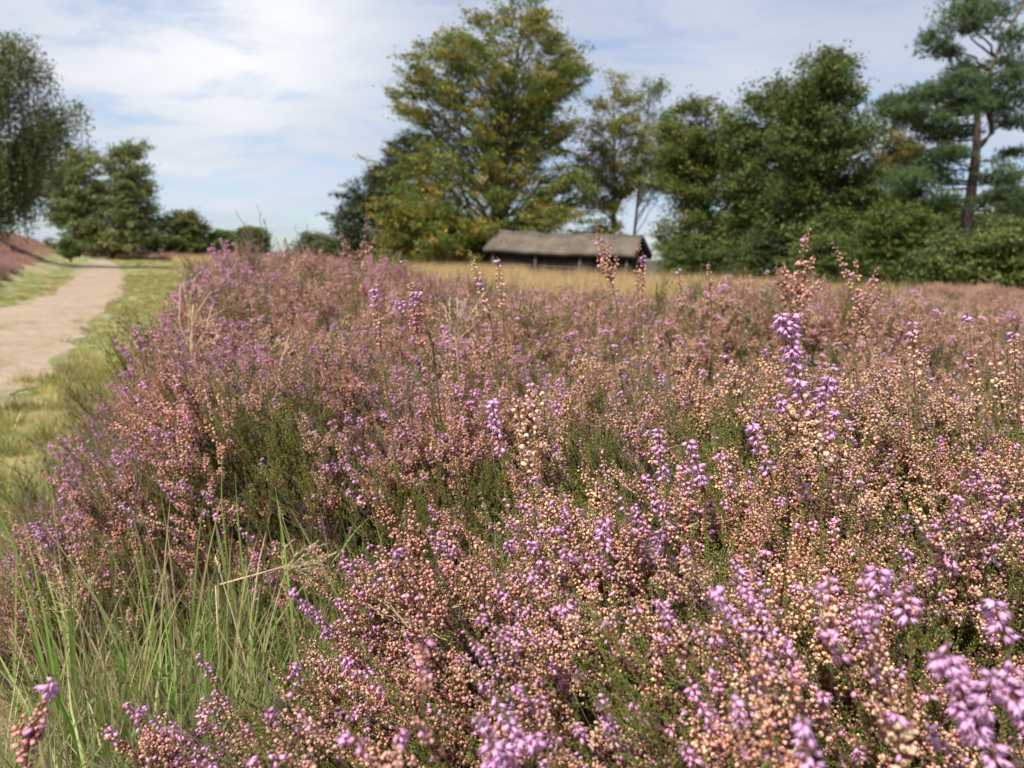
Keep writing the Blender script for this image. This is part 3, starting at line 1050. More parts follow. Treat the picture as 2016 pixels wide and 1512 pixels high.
def near_grass():
    P, Sc, Ix, Rr, Ti = [], [], [], [], []
    def put(x, y, z, s, ix, ls=0.15, bl=(0, 0)):
        n = len(x)
        P.append(np.stack([x, y, z], 1)); Sc.append(s); Ix.append(ix)
        Rr.append(lean_rot(rng.normal(bl[0], ls, n), rng.normal(bl[1], ls, n), rng.uniform(0, 6.28, n)))
        Ti.append(rng.uniform(0.75, 1.15, (n, 1)) * rng.uniform(0.95, 1.05, (n, 3)))
    # pocket in front of the heather edge, lower left
    x, y = sample_area(-1.6, 0.0, 0.5, 2.2, 560)
    d = x - edge_x(y); q = np.hypot((x + 0.48) / 0.36, (y - 0.84) / 0.24)
    m = ((d < 0.1) | (q < 1.25)) & in_view(x, y, 0.15); x, y, d, q = x[m], y[m], d[m], q[m]
    den = np.exp(-(np.maximum(q - 1, 0) / 0.9) ** 2) * 0.9 + 0.14
    m = rng.random(len(x)) < den; x, y, d, q = x[m], y[m], d[m], q[m]; n = len(x)
    gi = rng.choice([0, 1, 2, 0, 1, 3, 4, 5, 5], n)
    far_ = q > 1.9
    far_ = far_ | (x < -0.62)
    gi = np.where(far_ & (rng.random(n) < 0.75), rng.choice([2, 4, 5, 5, 5], n), gi)
    put(x, y, terrain(x, y), np.where(far_, rng.uniform(0.2, 0.5, n), rng.uniform(0.65, 1.05, n)), gi)
    # litter carpet
    x, y = sample_area(-1.9, 0.1, 0.6, 2.2, 260)
    d = x - edge_x(y); m = (d < 0.3) & in_view(x, y, 0.2); x, y = x[m], y[m]; n = len(x)
    put(x, y, terrain(x, y) + rng.uniform(0, 0.02, n), rng.uniform(0.8, 1.4, n), rng.choice([6, 7], n))
    scatter('wild_grass', near_grass_lib, np.concatenate(P), np.concatenate(Rr), np.concatenate(Sc), np.concatenate(Ix), np.concatenate(Ti),
            'long green grass and dead straw beside the lower left edge of the heather', 'grass')


near_grass()


def verge():
    P, Sc, Ix = [], [], []
    # close verge between path and heather
    x, y = sample_area(-5.2, -0.8, 1.25, 7, 150)
    s = path_side(x, y); d = x - edge_x(y)
    m = (path_sd(x, y) > -0.08) & (s >= 0) & (d < 0.25) & (np.abs(x) < y * 0.72 + 0.3); x, y, s = x[m], y[m], s[m]
    P.append((x, y)); Ix.append(np.where(rng.random(len(x)) < 0.45, rng.choice([0, 3, 4], len(x)), rng.choice([1, 2], len(x)))); Sc.append(rng.uniform(0.35, 0.8, len(x)))
    x, y = sample_area(-16, -1.5, 7, 30, 34)
    s = path_side(x, y)
    m = (path_sd(x, y) > -0.05) & (s < 4.2 + 0.05 * y) & (x > bank_edge(y) - 0.5) & (x < -0.30 * y) & (np.abs(x) < y * 0.72 + 0.3)
    x, y = x[m], y[m]
    P.append((x, y)); Ix.append(rng.choice([0, 0, 1, 1, 2], len(x))); Sc.append(rng.uniform(0.5, 0.95, len(x)))
    x, y = sample_area(-52, -6, 30, 85, 2.2)
    s = path_side(x, y)
    m = (np.abs(s) > 0.1) & (s < 5.5) & (x > bank_edge(y) - 1) & (np.abs(x) < y * 0.72 + 0.3)
    x, y = x[m], y[m]
    P.append((x, y)); Ix.append(rng.choice([0, 0, 1, 1], len(x))); Sc.append(rng.uniform(0.9, 1.6, len(x)))
    X = np.concatenate([p[0] for p in P]); Y = np.concatenate([p[1] for p in P]); n = len(X)
    scatter('verge_grass', turf_lib, np.stack([X, Y, terrain(X, Y)], 1), lean_rot(rng.normal(0, .1, n), rng.normal(0, .1, n), rng.uniform(0, 6.28, n)),
            np.concatenate(Sc), np.concatenate(Ix), rng.uniform(0.6, 1.15, (n, 1)) * (1 + 0.25 * vnoise(X, Y, 1.1, 71))[:, None] * np.array([[1.25, 1.05, 0.9]]), 'short trodden grass along both sides of the sandy path', 'grass')
    # tall dry grass behind the heath
    A = []
    x, y = sample_area(-4.5, 17, 11, 44, 6.0)
    m = (np.abs(x) < y * 0.72 + 1) & (x > -0.3 * y) & ~((x > 0.5) & (x < 8.6) & (y > 27))
    m &= (y > 16) | (x < 2.5 + (y - 11.5) * 0.9)
    A.append((x[m], y[m], rng.uniform(0.8, 1.25, m.sum())))
    x, y = sample_area(-36, -2, 13, 72, 3.2)
    s = path_side(x, y)
    m = (s > 2.4 + 0.05 * y + 0.8 * vnoise(x, y, 7, 5)) & (x < -0.25 * y)
    A.append((x[m], y[m], rng.uniform(0.6, 1.1, m.sum())))
    X = np.concatenate([a[0] for a in A]); Y = np.concatenate([a[1] for a in A]); Sz = np.concatenate([a[2] for a in A]); n = len(X)
    scatter('dry_grass', dry_lib, np.stack([X, Y, terrain(X, Y)], 1), lean_rot(rng.normal(0.05, .15, n), rng.normal(0, .15, n), rng.uniform(0, 6.28, n)),
            Sz, rng.integers(0, 3, n), rng.uniform(0.9, 1.3, (n, 1)) * np.array([[1.1, 1.06, 1.05]]), 'tall straw yellow grass in the open field beyond the heather', 'dry grass')


verge()

# ------------------------------------------------------------------ trees
T_QUAD = (np.array([(-0.5, 0, 0.05), (0, -0.32, 0), (0.5, 0, 0.05), (0, 0.32, 0)], float), np.array([(0, 1, 3), (1, 2, 3)]), np.ones((4, 3)))
_a = np.arange(5) * 2 * math.pi / 5
_nv = [(0, 0, 0)]; _nf = []
for _k in range(7):
    _ang = _k * 2.4; _el = 0.15 + 0.19 * _k
    _d = np.array((math.cos(_ang) * math.cos(_el), math.sin(_ang) * math.cos(_el), math.sin(_el)))
    _s = nrm(np.cross(_d, (0, 0, 1))) * 0.075
    _b = len(_nv)
    _nv += [tuple(-_s), tuple(_s), tuple(_d)]; _nf.append((_b, _b + 1, _b + 2))
T_TUFT = (np.array(_nv), np.array(_nf), np.ones((len(_nv), 3)))


def limb(a, b, sag, n=7, wob=0.05):
    t = np.linspace(0, 1, n)[:, None]
    L = np.linalg.norm(b - a)
    p = a * (1 - t) + b * t
    p[:, 2] += (np.sin(t[:, 0] * math.pi)) * sag * L
    j = rng.normal(0, wob * L, (n, 3)) * np.sin(t * math.pi)
    return p + j * 0.5


def tree(name, label, px_base, Y, rows, cols, nlimb=26, perlimb=12, leaves_n=70, lsize=0.15, csize=0.7, trunk_r=0.22, tcol=(0.12, 0.10, 0.08), rise=0.8,
         flat=0.42, group='broadleaved trees round the heath', clear=0.12, droop=0.0, hang=0, leader=None, cat='tree', inner=0.35, stems=1, depth=0.8, upright=0.35, fill=0.8):
    """rows: (py, pxl, pxr) of the crown in the photograph at depth Y; gives crown widths by height"""
    base = at(px_base, 505, Y); bx = float(base[0]); by = Y
    bz = float(terrain(bx, by))
    zs, xl, xr = [], [], []
    for (py, a, b) in sorted(rows, key=lambda r: -r[0]):
        pa, pb = at(a, py, Y), at(b, py, Y)
        zs.append((pa[2] + pb[2]) / 2); xl.append(pa[0]); xr.append(pb[0])
    zs, xl, xr = map(np.array, (zs, xl, xr))
    root = empty(name, (bx, by, bz))
    tag(root, label, cat, group)
    o = np.array((bx, by, bz))
    ztop, zbot = zs[-1], zs[0]
    lead_x = leader if leader is not None else None
    topx = (xl[-1] + xr[-1]) / 2

    def trunk_at(z):
        t = np.clip((z - bz) / (ztop - bz), 0, 1)
        w = 0.25 * math.sin(t * 5 + bx) * 0.4
        return np.array((bx + (topx - bx) * t ** 1.3 + w * t, by + 0.3 * math.sin(t * 4) * t, z))
    TB = MB()
    tz = np.linspace(bz - 0.1, bz + (ztop - bz) * 0.93, 14)
    tp = np.array([trunk_at(z) for z in tz])
    tr = trunk_r * (1 - np.linspace(0, 1, 14)) ** 0.9 + 0.02
    tr[0] *= 1.35
    TB.tube(tp - o, tr, np.array(tcol), 9)
    for s in range(stems - 1):
        a = s * 2.2 + 0.7
        st = bz + (ztop - bz) * rng.uniform(0.02, 0.2)
        en_z = bz + (ztop - bz) * rng.uniform(0.7, 0.92)
        cx = np.interp(en_z, zs, (xl + xr) / 2); w = np.interp(en_z, zs, (xr - xl) / 2)
        en = np.array((cx + math.cos(a) * w * 0.5, by + math.sin(a) * w * 0.4, en_z))
        TB.tube(limb(trunk_at(st), en, 0.0, 9, 0.03) - o, np.linspace(trunk_r * 0.55, 0.02, 9), np.array(tcol), 6)
    # limbs
    CC, CD, CS = [], [], []
    wz = np.interp(np.linspace(zbot, ztop, 60), zs, xr - xl); wz = wz / wz.sum()
    grid = np.linspace(zbot, ztop, 60)
    for i in range(nlimb):
        z = grid[rng.choice(60, p=wz)] + rng.uniform(-.1, .1)
        L_, R2 = np.interp(z, zs, xl), np.interp(z, zs, xr)
        cx, hw = (L_ + R2) / 2, (R2 - L_) / 2
        a = i * 2.39996 + rng.normal(0, 0.3)
        rr = rng.uniform(0.7, 1.12)
        tip = np.array((cx + math.cos(a) * hw * rr, by + math.sin(a) * hw * depth * rr, z))
        hd = math.hypot(tip[0] - bx, tip[1] - by)
        z0 = max(bz + (ztop - bz) * clear * rng.uniform(0.6, 1.3), z - hd * rise * rng.uniform(0.7, 1.2))
        z0 = min(z0, bz + (ztop - bz) * 0.9)
        st = trunk_at(z0)
        lp = limb(st, tip, 0.04 - droop, 8, 0.05)
        fr_ = (z0 - bz) / (ztop - bz)
        TB.tube(lp - o, np.linspace(max(0.03, trunk_r * 0.42 * (1 - fr_ * 0.8)), 0.012, 8), np.array(tcol) * rng.uniform(0.85, 1.1), 5)
        k = max(4, int(perlimb * (0.5 + hd / max(1.0, np.max(xr - xl) * 0.4))))
        t = inner + (1 - inner) * rng.random(k) ** 0.8
        P, T, LL = arc(lp, t)
        off = rng.normal(0, 1, (k, 3)) * np.array((0.6, 0.6, 0.35)) * csize * (1.1 - 0.5 * t[:, None])
        C = P + off
        for q in range(k):
            if rng.random() < 0.5:
                TB.tube(limb(P[q], C[q], 0.05, 4, 0.05) - o, np.linspace(0.018, 0.006, 4), np.array(tcol), 3)
        CC.append(C); CD.append(nrm(T + rng.normal(0, 0.35, (k, 3)) + np.array((0, 0, upright - 0.35)))); CS.append(csize * rng.uniform(0.6, 1.15, k) * (1.15 - 0.45 * t))
    nf = int(len(np.concatenate(CC)) * fill)
    if nf:
        z = grid[rng.choice(60, nf, p=wz)] + rng.uniform(-.15, .15, nf)
        L_, R2 = np.interp(z, zs, xl), np.interp(z, zs, xr)
        a = rng.uniform(0, 6.283, nf); rr = rng.uniform(0.15, 1, nf) ** 0.5
        cl = 0.10 * np.sin(a * 5 + z * 2.1) + 0.06 * np.sin(a * 9 - z * 3.3)
        rr = rr * (0.93 + cl)
        Cf = np.stack([(L_ + R2) / 2 + np.cos(a) * (R2 - L_) / 2 * rr, by + np.sin(a) * (R2 - L_) / 2 * depth * rr, z], 1)
        out_ = nrm(Cf - np.array((bx, by, 0)) * (1, 1, 0) - np.array((0, 0, 1)) * Cf[:, 2:3] + 1e-6)
        CC.append(Cf); CD.append(nrm(out_ + np.array((0, 0, upright - 0.35)) + rng.normal(0, 0.3, (nf, 3)))); CS.append(csize * rng.uniform(0.6, 1.05, nf))
        for q in range(0, nf, 3):
            TB.tube(limb(trunk_at(max(bz + 0.3, Cf[q][2] - 0.8 * np.linalg.norm(Cf[q][:2] - (bx, by)))), Cf[q], 0.03, 6, 0.06) - o, np.linspace(0.03, 0.008, 6), np.array(tcol), 3)
    C = np.concatenate(CC); D = np.concatenate(CD); Cs = np.concatenate(CS)
    nC = len(C)
    LB = MB()
    cols = [np.array(c) for c in cols]
    ci = rng.integers(0, len(cols), nC)
    cc = np.array([cols[i] for i in ci]) * rng.uniform(0.8, 1.2, (nC, 1))
    idx = np.repeat(np.arange(nC), leaves_n)
    n = len(idx)
    fr = frames(D[idx], np.zeros(n))
    loc = rng.normal(0, 1, (n, 3)) * np.array((0.36, 0.36, 0.75)) * Cs[idx][:, None] * 0.62
    p = C[idx] + np.einsum('nij,nj->ni', fr, loc) * np.array((1, 1, flat * 1.5))
    if hang:
        # strings of leaves hanging from the clumps
        hl = rng.random(n) < hang
        # gather hanging leaves on discrete strands
        sid = rng.integers(0, 5, n)
        ph = (idx * 5 + sid)
        r1 = np.random.default_rng(5).random((nC * 5, 3))
        sx = (r1[ph, 0] - 0.5) * Cs[idx] * 1.6; sy = (r1[ph, 1] - 0.5) * Cs[idx] * 1.6
        sl = rng.random(n) * (0.5 + r1[ph, 2] * 1.6) * hang * 1.5
        q = C[idx] + np.stack([sx + 0.03 * rng.normal(0, 1, n), sy + 0.03 * rng.normal(0, 1, n), -sl], 1)
        p = np.where(hl[:, None], q, p)
    nrmv = nrm(rng.normal(0, 0.6, (n, 3)) + np.array((0, 0, 0.9)))
    LB.stamp(T_QUAD, p - o, frames(nrmv), lsize * rng.uniform(0.6, 1.3, n), cc[idx] * rng.uniform(0.7, 1.35, (n, 1)))
    TB.build('trunk', M_BARK, root, smooth=True)
    LB.build('crown', M_LEAF, root)
    return root


BEECH = [(0.21, 0.235, 0.045), (0.27, 0.26, 0.05), (0.33, 0.275, 0.055), (0.38, 0.28, 0.06), (0.17, 0.22, 0.05), (0.14, 0.2, 0.045), (0.16, 0.21, 0.05)]
DARKG = [(0.055, 0.075, 0.04), (0.07, 0.09, 0.045), (0.08, 0.095, 0.045)]
OAK = [(0.12, 0.175, 0.05), (0.145, 0.19, 0.055), (0.10, 0.15, 0.045), (0.18, 0.21, 0.06)]
OAKY = [(0.15, 0.20, 0.055), (0.19, 0.22, 0.055), (0.12, 0.17, 0.05), (0.23, 0.23, 0.06)]
YEL = [(0.30, 0.29, 0.08), (0.36, 0.29, 0.07), (0.22, 0.25, 0.07), (0.26, 0.27, 0.08)]
PALE = [(0.17, 0.21, 0.08), (0.22, 0.24, 0.10), (0.13, 0.18, 0.06)]

tree('beech_tree', 'tallest tree, olive and yellow beech rising behind the thatched shed', 965, 43,
     [(0, 1000, 1070), (50, 900, 1120), (90, 820, 1160), (140, 785, 1170), (200, 770, 1150), (270, 800, 1150), (340, 775, 1165), (400, 730, 1195), (450, 700, 1210), (500, 690, 1215), (520, 700, 1200)],
     BEECH, fill=0.42, nlimb=112, perlimb=15, leaves_n=54, lsize=0.15, csize=0.95, trunk_r=0.34, rise=1.0, clear=0.05, stems=4, flat=0.4, inner=0.45)
tree('dark_tree', 'dark blackish green tree sloping down left of the tall beech', 770, 52,
     [(262, 790, 840), (300, 745, 860), (350, 705, 870), (400, 668, 880), (450, 645, 880), (500, 628, 880), (515, 640, 870)],
     DARKG, nlimb=44, perlimb=13, leaves_n=70, lsize=0.15, csize=0.9, trunk_r=0.28, clear=0.03, rise=0.6)
tree('yellow_tree', 'slim yellowing tree standing right behind the shed roof', 1207, 47,
     [(150, 1185, 1235), (200, 1150, 1262), (250, 1140, 1290), (300, 1130, 1295), (345, 1135, 1285), (380, 1150, 1235), (430, 1150, 1220), (500, 1140, 1225)],
     YEL, fill=0.35, nlimb=40, perlimb=10, leaves_n=42, lsize=0.14, csize=0.8, trunk_r=0.17, tcol=(0.22, 0.2, 0.17), clear=0.25, rise=1.1, inner=0.4)
tree('birch_tree', 'thin pale birch with bare lower twigs between the yellow tree and the oaks', 1243, 50,
     [(158, 1262, 1310), (200, 1240, 1335), (250, 1245, 1345), (300, 1245, 1345), (340, 1240, 1340), (370, 1245, 1320)],
     PALE, fill=0.1, nlimb=34, perlimb=8, leaves_n=26, lsize=0.13, csize=0.8, trunk_r=0.10, tcol=(0.25, 0.24, 0.22), clear=0.3, rise=1.5, inner=0.55)
tree('oak_tree', 'leftmost of the green oaks, its crown reaching down beside the shed gable', 1400, 37,
     [(200, 1345, 1420), (230, 1310, 1450), (280, 1300, 1480), (350, 1300, 1500), (380, 1320, 1500), (420, 1310, 1510), (470, 1285, 1520), (540, 1320, 1520)],
     OAKY, fill=0.4, nlimb=50, perlimb=13, leaves_n=68, lsize=0.14, csize=0.8, trunk_r=0.25, clear=0.1, rise=0.6, flat=0.6)
tree('oak_tree', 'broad green oak in the middle of the row, with a rounded top', 1530, 34,
     [(172, 1475, 1600), (200, 1450, 1620), (250, 1435, 1640), (320, 1430, 1660), (400, 1430, 1660), (480, 1430, 1660), (545, 1450, 1640)],
     OAK, fill=0.4, nlimb=56, perlimb=14, leaves_n=68, lsize=0.14, csize=0.8, trunk_r=0.27, clear=0.08, rise=0.6, flat=0.6)
tree('oak_tree', 'green oak with ragged upright top shoots next to the pine', 1646, 30,
     [(112, 1585, 1670), (150, 1555, 1695), (200, 1530, 1700), (250, 1525, 1735), (320, 1530, 1745), (400, 1540, 1750), (470, 1540, 1750), (550, 1560, 1730)],
     OAK, fill=0.35, nlimb=54, perlimb=13, leaves_n=66, lsize=0.13, csize=0.72, trunk_r=0.24, clear=0.12, rise=0.9, stems=3, flat=0.6)
tree('hazel_tree', 'small ochre leaved tree glimpsed between the oaks and the pine', 1765, 38,
     [(255, 1735, 1790), (300, 1725, 1805), (360, 1720, 1815), (430, 1715, 1815), (500, 1715, 1815)],
     [(0.30, 0.22, 0.06), (0.2, 0.18, 0.05), (0.14, 0.16, 0.05)], nlimb=26, perlimb=9, leaves_n=44, lsize=0.13, csize=0.7, trunk_r=0.12, clear=0.1)
tree('alder_tree', 'dark green tree half hidden behind the pine trunk', 1850, 36,
     [(400, 1800, 1880), (440, 1780, 1960), (500, 1770, 2000), (570, 1780, 2000)],
     OAK, nlimb=34, perlimb=10, leaves_n=60, lsize=0.15, csize=0.8, trunk_r=0.15, clear=0.08)
tree('alder_tree', 'dark green tree at the right edge behind the pine', 2010, 34,
     [(380, 1990, 2040), (430, 1940, 2100), (500, 1930, 2120), (580, 1940, 2120)],
     OAK, nlimb=34, perlimb=10, leaves_n=60, lsize=0.15, csize=0.8, trunk_r=0.15, clear=0.08)
G_SH = 'shrubs at the foot of the trees'
for (lab, pb, Y, rows, cols) in [
    ('dark low shrub under the leftmost oak right of the shed', 1370, 35, [(470, 1330, 1420), (500, 1300, 1470), (545, 1300, 1480)], OAK),
    ('dark shrub below the middle oak', 1510, 31, [(460, 1480, 1560), (500, 1440, 1600), (555, 1440, 1610)], DARKG + OAK),
    ('dark green shrub under the ragged topped oak', 1640, 27, [(470, 1600, 1680), (510, 1570, 1720), (570, 1570, 1720)], OAK),
    ('yellow green shrub left of the pine foot', 1765, 24, [(405, 1740, 1800), (450, 1700, 1850), (510, 1690, 1860), (580, 1700, 1860)], [(0.13, 0.18, 0.04), (0.17, 0.20, 0.045), (0.10, 0.15, 0.04)]),
    ('dense green shrub directly in front of the pine foot', 1890, 21, [(470, 1850, 1930), (520, 1810, 1970), (590, 1810, 1980)], OAK),
    ('bright leaved green shrub at the right edge', 1990, 20, [(440, 1970, 2040), (500, 1920, 2080), (595, 1920, 2100)], OAKY),
]:
    tree('shrub', lab, pb, Y, rows, cols, nlimb=26, perlimb=10, leaves_n=60, lsize=0.10, csize=0.7, trunk_r=0.07, clear=0.02, rise=0.9, flat=0.28, fill=0.5, group=G_SH, cat='shrub', inner=0.25)

# left hand trees
tree('weeping_birch', 'weeping birch hanging over the left edge of the picture', -60, 38,
     [(72, -60, 60), (110, -120, 100), (200, -150, 132), (300, -160, 108), (350, -160, 80), (400, -160, 25)],
     [(0.15, 0.19, 0.08), (0.19, 0.22, 0.09), (0.23, 0.24, 0.10)], fill=0.1, nlimb=54, perlimb=13, leaves_n=84, lsize=0.13, csize=0.7, trunk_r=0.24, tcol=(0.35, 0.33, 0.3), clear=0.2, rise=1.0, hang=0.85, droop=0.08)
G_L = 'trees at the far end of the path'
tree('maple_tree', 'left one of the paired round trees behind the path end', 150, 72,
     [(285, 130, 165), (310, 105, 215), (350, 90, 225), (400, 92, 215), (450, 105, 225), (488, 110, 225)],
     [(0.19, 0.235, 0.09), (0.24, 0.265, 0.10), (0.29, 0.295, 0.11)], fill=0.3, nlimb=42, perlimb=10, leaves_n=56, lsize=0.22, csize=1.25, trunk_r=0.3, clear=0.08, group=G_L)
tree('maple_tree', 'right one of the paired round trees behind the path end', 245, 72,
     [(288, 245, 272), (320, 205, 285), (360, 195, 300), (400, 190, 305), (450, 195, 312), (490, 200, 318)],
     [(0.17, 0.215, 0.085), (0.21, 0.24, 0.095), (0.27, 0.28, 0.11)], fill=0.3, nlimb=42, perlimb=10, leaves_n=56, lsize=0.22, csize=1.25, trunk_r=0.3, clear=0.06, group=G_L)
for (lab, pb, Y, rows, cols) in [
    ('rounded green bush right of the paired trees', 355, 74, [(418, 335, 395), (440, 305, 405), (470, 295, 420), (490, 300, 425)], PALE + OAKY),
    ('low bright green bush beside the rounded bush', 440, 76, [(458, 425, 450), (475, 410, 465), (490, 405, 475)], [(0.12, 0.19, 0.05), (0.16, 0.23, 0.06)]),
    ('small dark bush at the end of the left tree line', 495, 78, [(452, 475, 515), (475, 465, 522), (490, 465, 525)], OAKY + PALE),
]:
    tree('bush', lab, pb, Y, rows, cols, nlimb=22, perlimb=10, leaves_n=60, lsize=0.2, csize=0.9, trunk_r=0.1, clear=0.02, group='bushes at the far end of the path', cat='bush', inner=0.2)
tree('bush', 'little dark green bush on the left edge of the path', 138, 46, [(474, 128, 140), (486, 122, 146), (500, 120, 150)], [(0.11, 0.18, 0.05), (0.15, 0.21, 0.06)],
     nlimb=14, perlimb=7, leaves_n=60, lsize=0.1, csize=0.4, trunk_r=0.05, clear=0.02, group='bushes at the far end of the path', cat='bush', inner=0.2)
tree('bush', 'pale green bush at the foot of the dark tree', 610, 48, [(462, 600, 640), (480, 585, 660), (505, 580, 670)], PALE,
     nlimb=16, perlimb=8, leaves_n=60, lsize=0.12, csize=0.5, trunk_r=0.05, clear=0.02, group='bushes at the far end of the path', cat='bush', inner=0.2)


# ------------------------------------------------------------------ pine
def pine():
    Y = 25.0
    def W(px, py, dy=0.0):
        p = at(px, py, Y + dy)
        return p
    base = at(1888, 570, Y); base[2] = float(terrain(base[0], Y))
    root = empty('pine_tree', base)
    tag(root, 'tall scots pine with a bare forked reddish trunk at the right edge', 'tree', 'conifer beside the heath')
    B, C = MB(), MB()
    bc = np.array((0.10, 0.072, 0.055)); dk = np.array((0.075, 0.058, 0.045)); og = np.array((0.17, 0.115, 0.08))
    tr = np.array([base - (0, 0, .1), W(1893, 520), W(1903, 440), W(1912, 380), W(1919, 330), W(1923, 285), W(1924, 232), W(1927, 190), W(1930, 160)])
    B.tube(tr - base, [0.24, 0.20, 0.17, 0.155, 0.145, 0.125, 0.095, 0.06, 0.03], np.repeat(np.array([dk, dk, dk, bc, bc, og, og, og, og]), 9, 0), 9)
    st2 = np.array([W(1921, 296), W(1938, 278), W(1953, 262), W(1951, 240), W(1940, 205), W(1936, 178), W(1946, 150), W(1960, 112), W(1975, 80), W(1992, 48), W(2014, 8), W(2030, -40)])
    B.tube(st2 - base, np.linspace(0.095, 0.035, 12), np.repeat(np.linspace(0, 1, 12)[:, None] * (og - bc) + bc, 8, 0), 8)
    # pads of needles: centre px, half width px, half height px, depth offset, stem anchor
    pads = [(1960, 12, 60, 16, 0.3, (1992, 48)), (1905, 22, 34, 16, -0.5, (1960, 112)), (1880, 50, 34, 16, 0.4, (1960, 112)), (1862, 82, 28, 15, -0.3, (1950, 140)),
            (1858, 104, 22, 11, 0.5, (1950, 140)), (1925, 45, 28, 11, 0.8, (1975, 80)), (2000, 70, 26, 14, -0.7, (1985, 60)), (2010, 120, 34, 18, 0.2, (1946, 150)), (1985, 150, 34, 14, -0.6, (1940, 190)),
            (1905, 135, 34, 11, 0.6, (1940, 175)), (1890, 158, 30, 10, -0.6, (1938, 185)), (2014, 175, 36, 18, 0.8, (1940, 205)),
            (1775, 195, 34, 11, 0.3, (1922, 215)), (1815, 190, 40, 12, -0.3, (1922, 215)), (1745, 215, 26, 11, -0.1, (1922, 222)), (1765, 235, 34, 12, 0.6, (1922, 222)), (1790, 222, 36, 10, -0.5, (1922, 222)), (1850, 180, 34, 12, 0.2, (1925, 200)),
            (1900, 195, 36, 14, -0.5, (1927, 190)), (1950, 190, 40, 15, 0.5, (1930, 175)), (1925, 172, 30, 11, 0.0, (1928, 175)), (1985, 205, 40, 16, -0.2, (1951, 230)), (1995, 235, 36, 13, 0.6, (1953, 255)),
            (1830, 248, 30, 11, 0.1, (1924, 245)), (1865, 238, 32, 11, -0.6, (1924, 245)), (1890, 262, 32, 12, 0.5, (1922, 270)), (1840, 272, 26, 9, 0.4, (1922, 275)), (1875, 215, 30, 10, 0.9, (1925, 215)),
            (1828, 322, 34, 13, 0.0, (1918, 340)), (1862, 308, 30, 10, 0.5, (1918, 335)), (1800, 345, 30, 14, -0.4, (1916, 355)), (1845, 355, 36, 13, 0.5, (1914, 365)), (1780, 372, 30, 12, 0.3, (1914, 370)), (1885, 300, 26, 9, -0.7, (1920, 310)),
            (1965, 340, 36, 14, -0.3, (1917, 350)), (2005, 350, 40, 16, 0.4, (1917, 355)), (1990, 385, 36, 13, -0.5, (1912, 385)), (1950, 395, 28, 10, 0.6, (1910, 395)), (1860, 395, 30, 12, -0.4, (1911, 390)),
            (1990, 300, 22, 8, 0.5, (1920, 320)), (1830, 400, 30, 11, 0.6, (1908, 405)), (2010, 420, 34, 12, 0.2, (1907, 415)), (1970, 440, 26, 9, -0.4, (1905, 430))]
    for (px, py, hw, hh, dy, an) in pads:
        c = W(px, py, dy * 1.6); s = Y / FPX
        a = W(*an)
        lp = limb(a, c, -0.02, 8, 0.07)
        B.tube(lp - base, np.linspace(0.04, 0.015, 8), bc * 0.8, 5)
        rx, rz = hw * s * 1.1, hh * s * 1.3
        nt_ = int(330 * hw / 34)
        ncl = 9
        cc = rng.normal(0, 0.5, (ncl, 3)) * np.array((rx, rx * 0.9, rz * 0.9)) + c
        for q in cc:
            B.tube(limb(lp[5], q, 0.02, 4, 0.08) - base, np.linspace(0.016, 0.007, 4), bc * 0.7, 3)
        k = rng.integers(0, ncl, nt_)
        p = cc[k] + rng.normal(0, 1, (nt_, 3)) * np.array((rx * 0.33, rx * 0.33, rz * 0.36))
        d = nrm(nrm(p - c) * np.array((1, 1, 0.4)) + rng.normal(0, 0.5, (nt_, 3)) + np.array((0, 0, 0.9)))
        kk = rng.random((nt_, 1))
        colr = (np.array((0.065, 0.115, 0.045)) * kk + np.array((0.11, 0.16, 0.055)) * (1 - kk)) * rng.uniform(0.7, 1.35, (nt_, 1))
        C.stamp(T_TUFT, p - base, frames(d), rng.uniform(0.10, 0.19, nt_), colr)
    # dead lower twigs
    for i in range(16):
        z = rng.uniform(300, 470); a = W(1905 + (440 - z) * 0.1, z)
        e = a + np.array((rng.normal(0, 0.9), rng.normal(0, 0.7), rng.uniform(-0.3, 0.4)))
        B.tube(limb(a, e, 0.05, 6, 0.15) - base, np.linspace(0.016, 0.005, 6), dk, 4)
    B.build('trunk', M_BARK, root, smooth=True)
    C.build('crown', M_NEEDLE, root)


pine()


# ------------------------------------------------------------------ thatched shed
def wood_mat(name, c0, c1):
    m, N, L = new_mat(name)
    nt = m.node_tree
    out = N.new('ShaderNodeOutputMaterial'); b = N.new('ShaderNodeBsdfPrincipled')
    tc = N.new('ShaderNodeTexCoord'); mp = N.new('ShaderNodeMapping'); mp.inputs['Scale'].default_value = (6, 6, 0.8)
    L.new(tc.outputs['Object'], mp.inputs[0])
    n = noise(nt, mp.outputs[0], 4, 6, 0.6)
    L.new(ramp(nt, n, [(0.3, c0), (0.7, c1)]), b.inputs['Base Color']); b.inputs['Roughness'].default_value = 0.9
    bp = N.new('ShaderNodeBump'); bp.inputs['Strength'].default_value = 0.5; L.new(n, bp.inputs['Height']); L.new(bp.outputs[0], b.inputs['Normal'])
    L.new(b.outputs[0], out.inputs['Surface'])
    return m


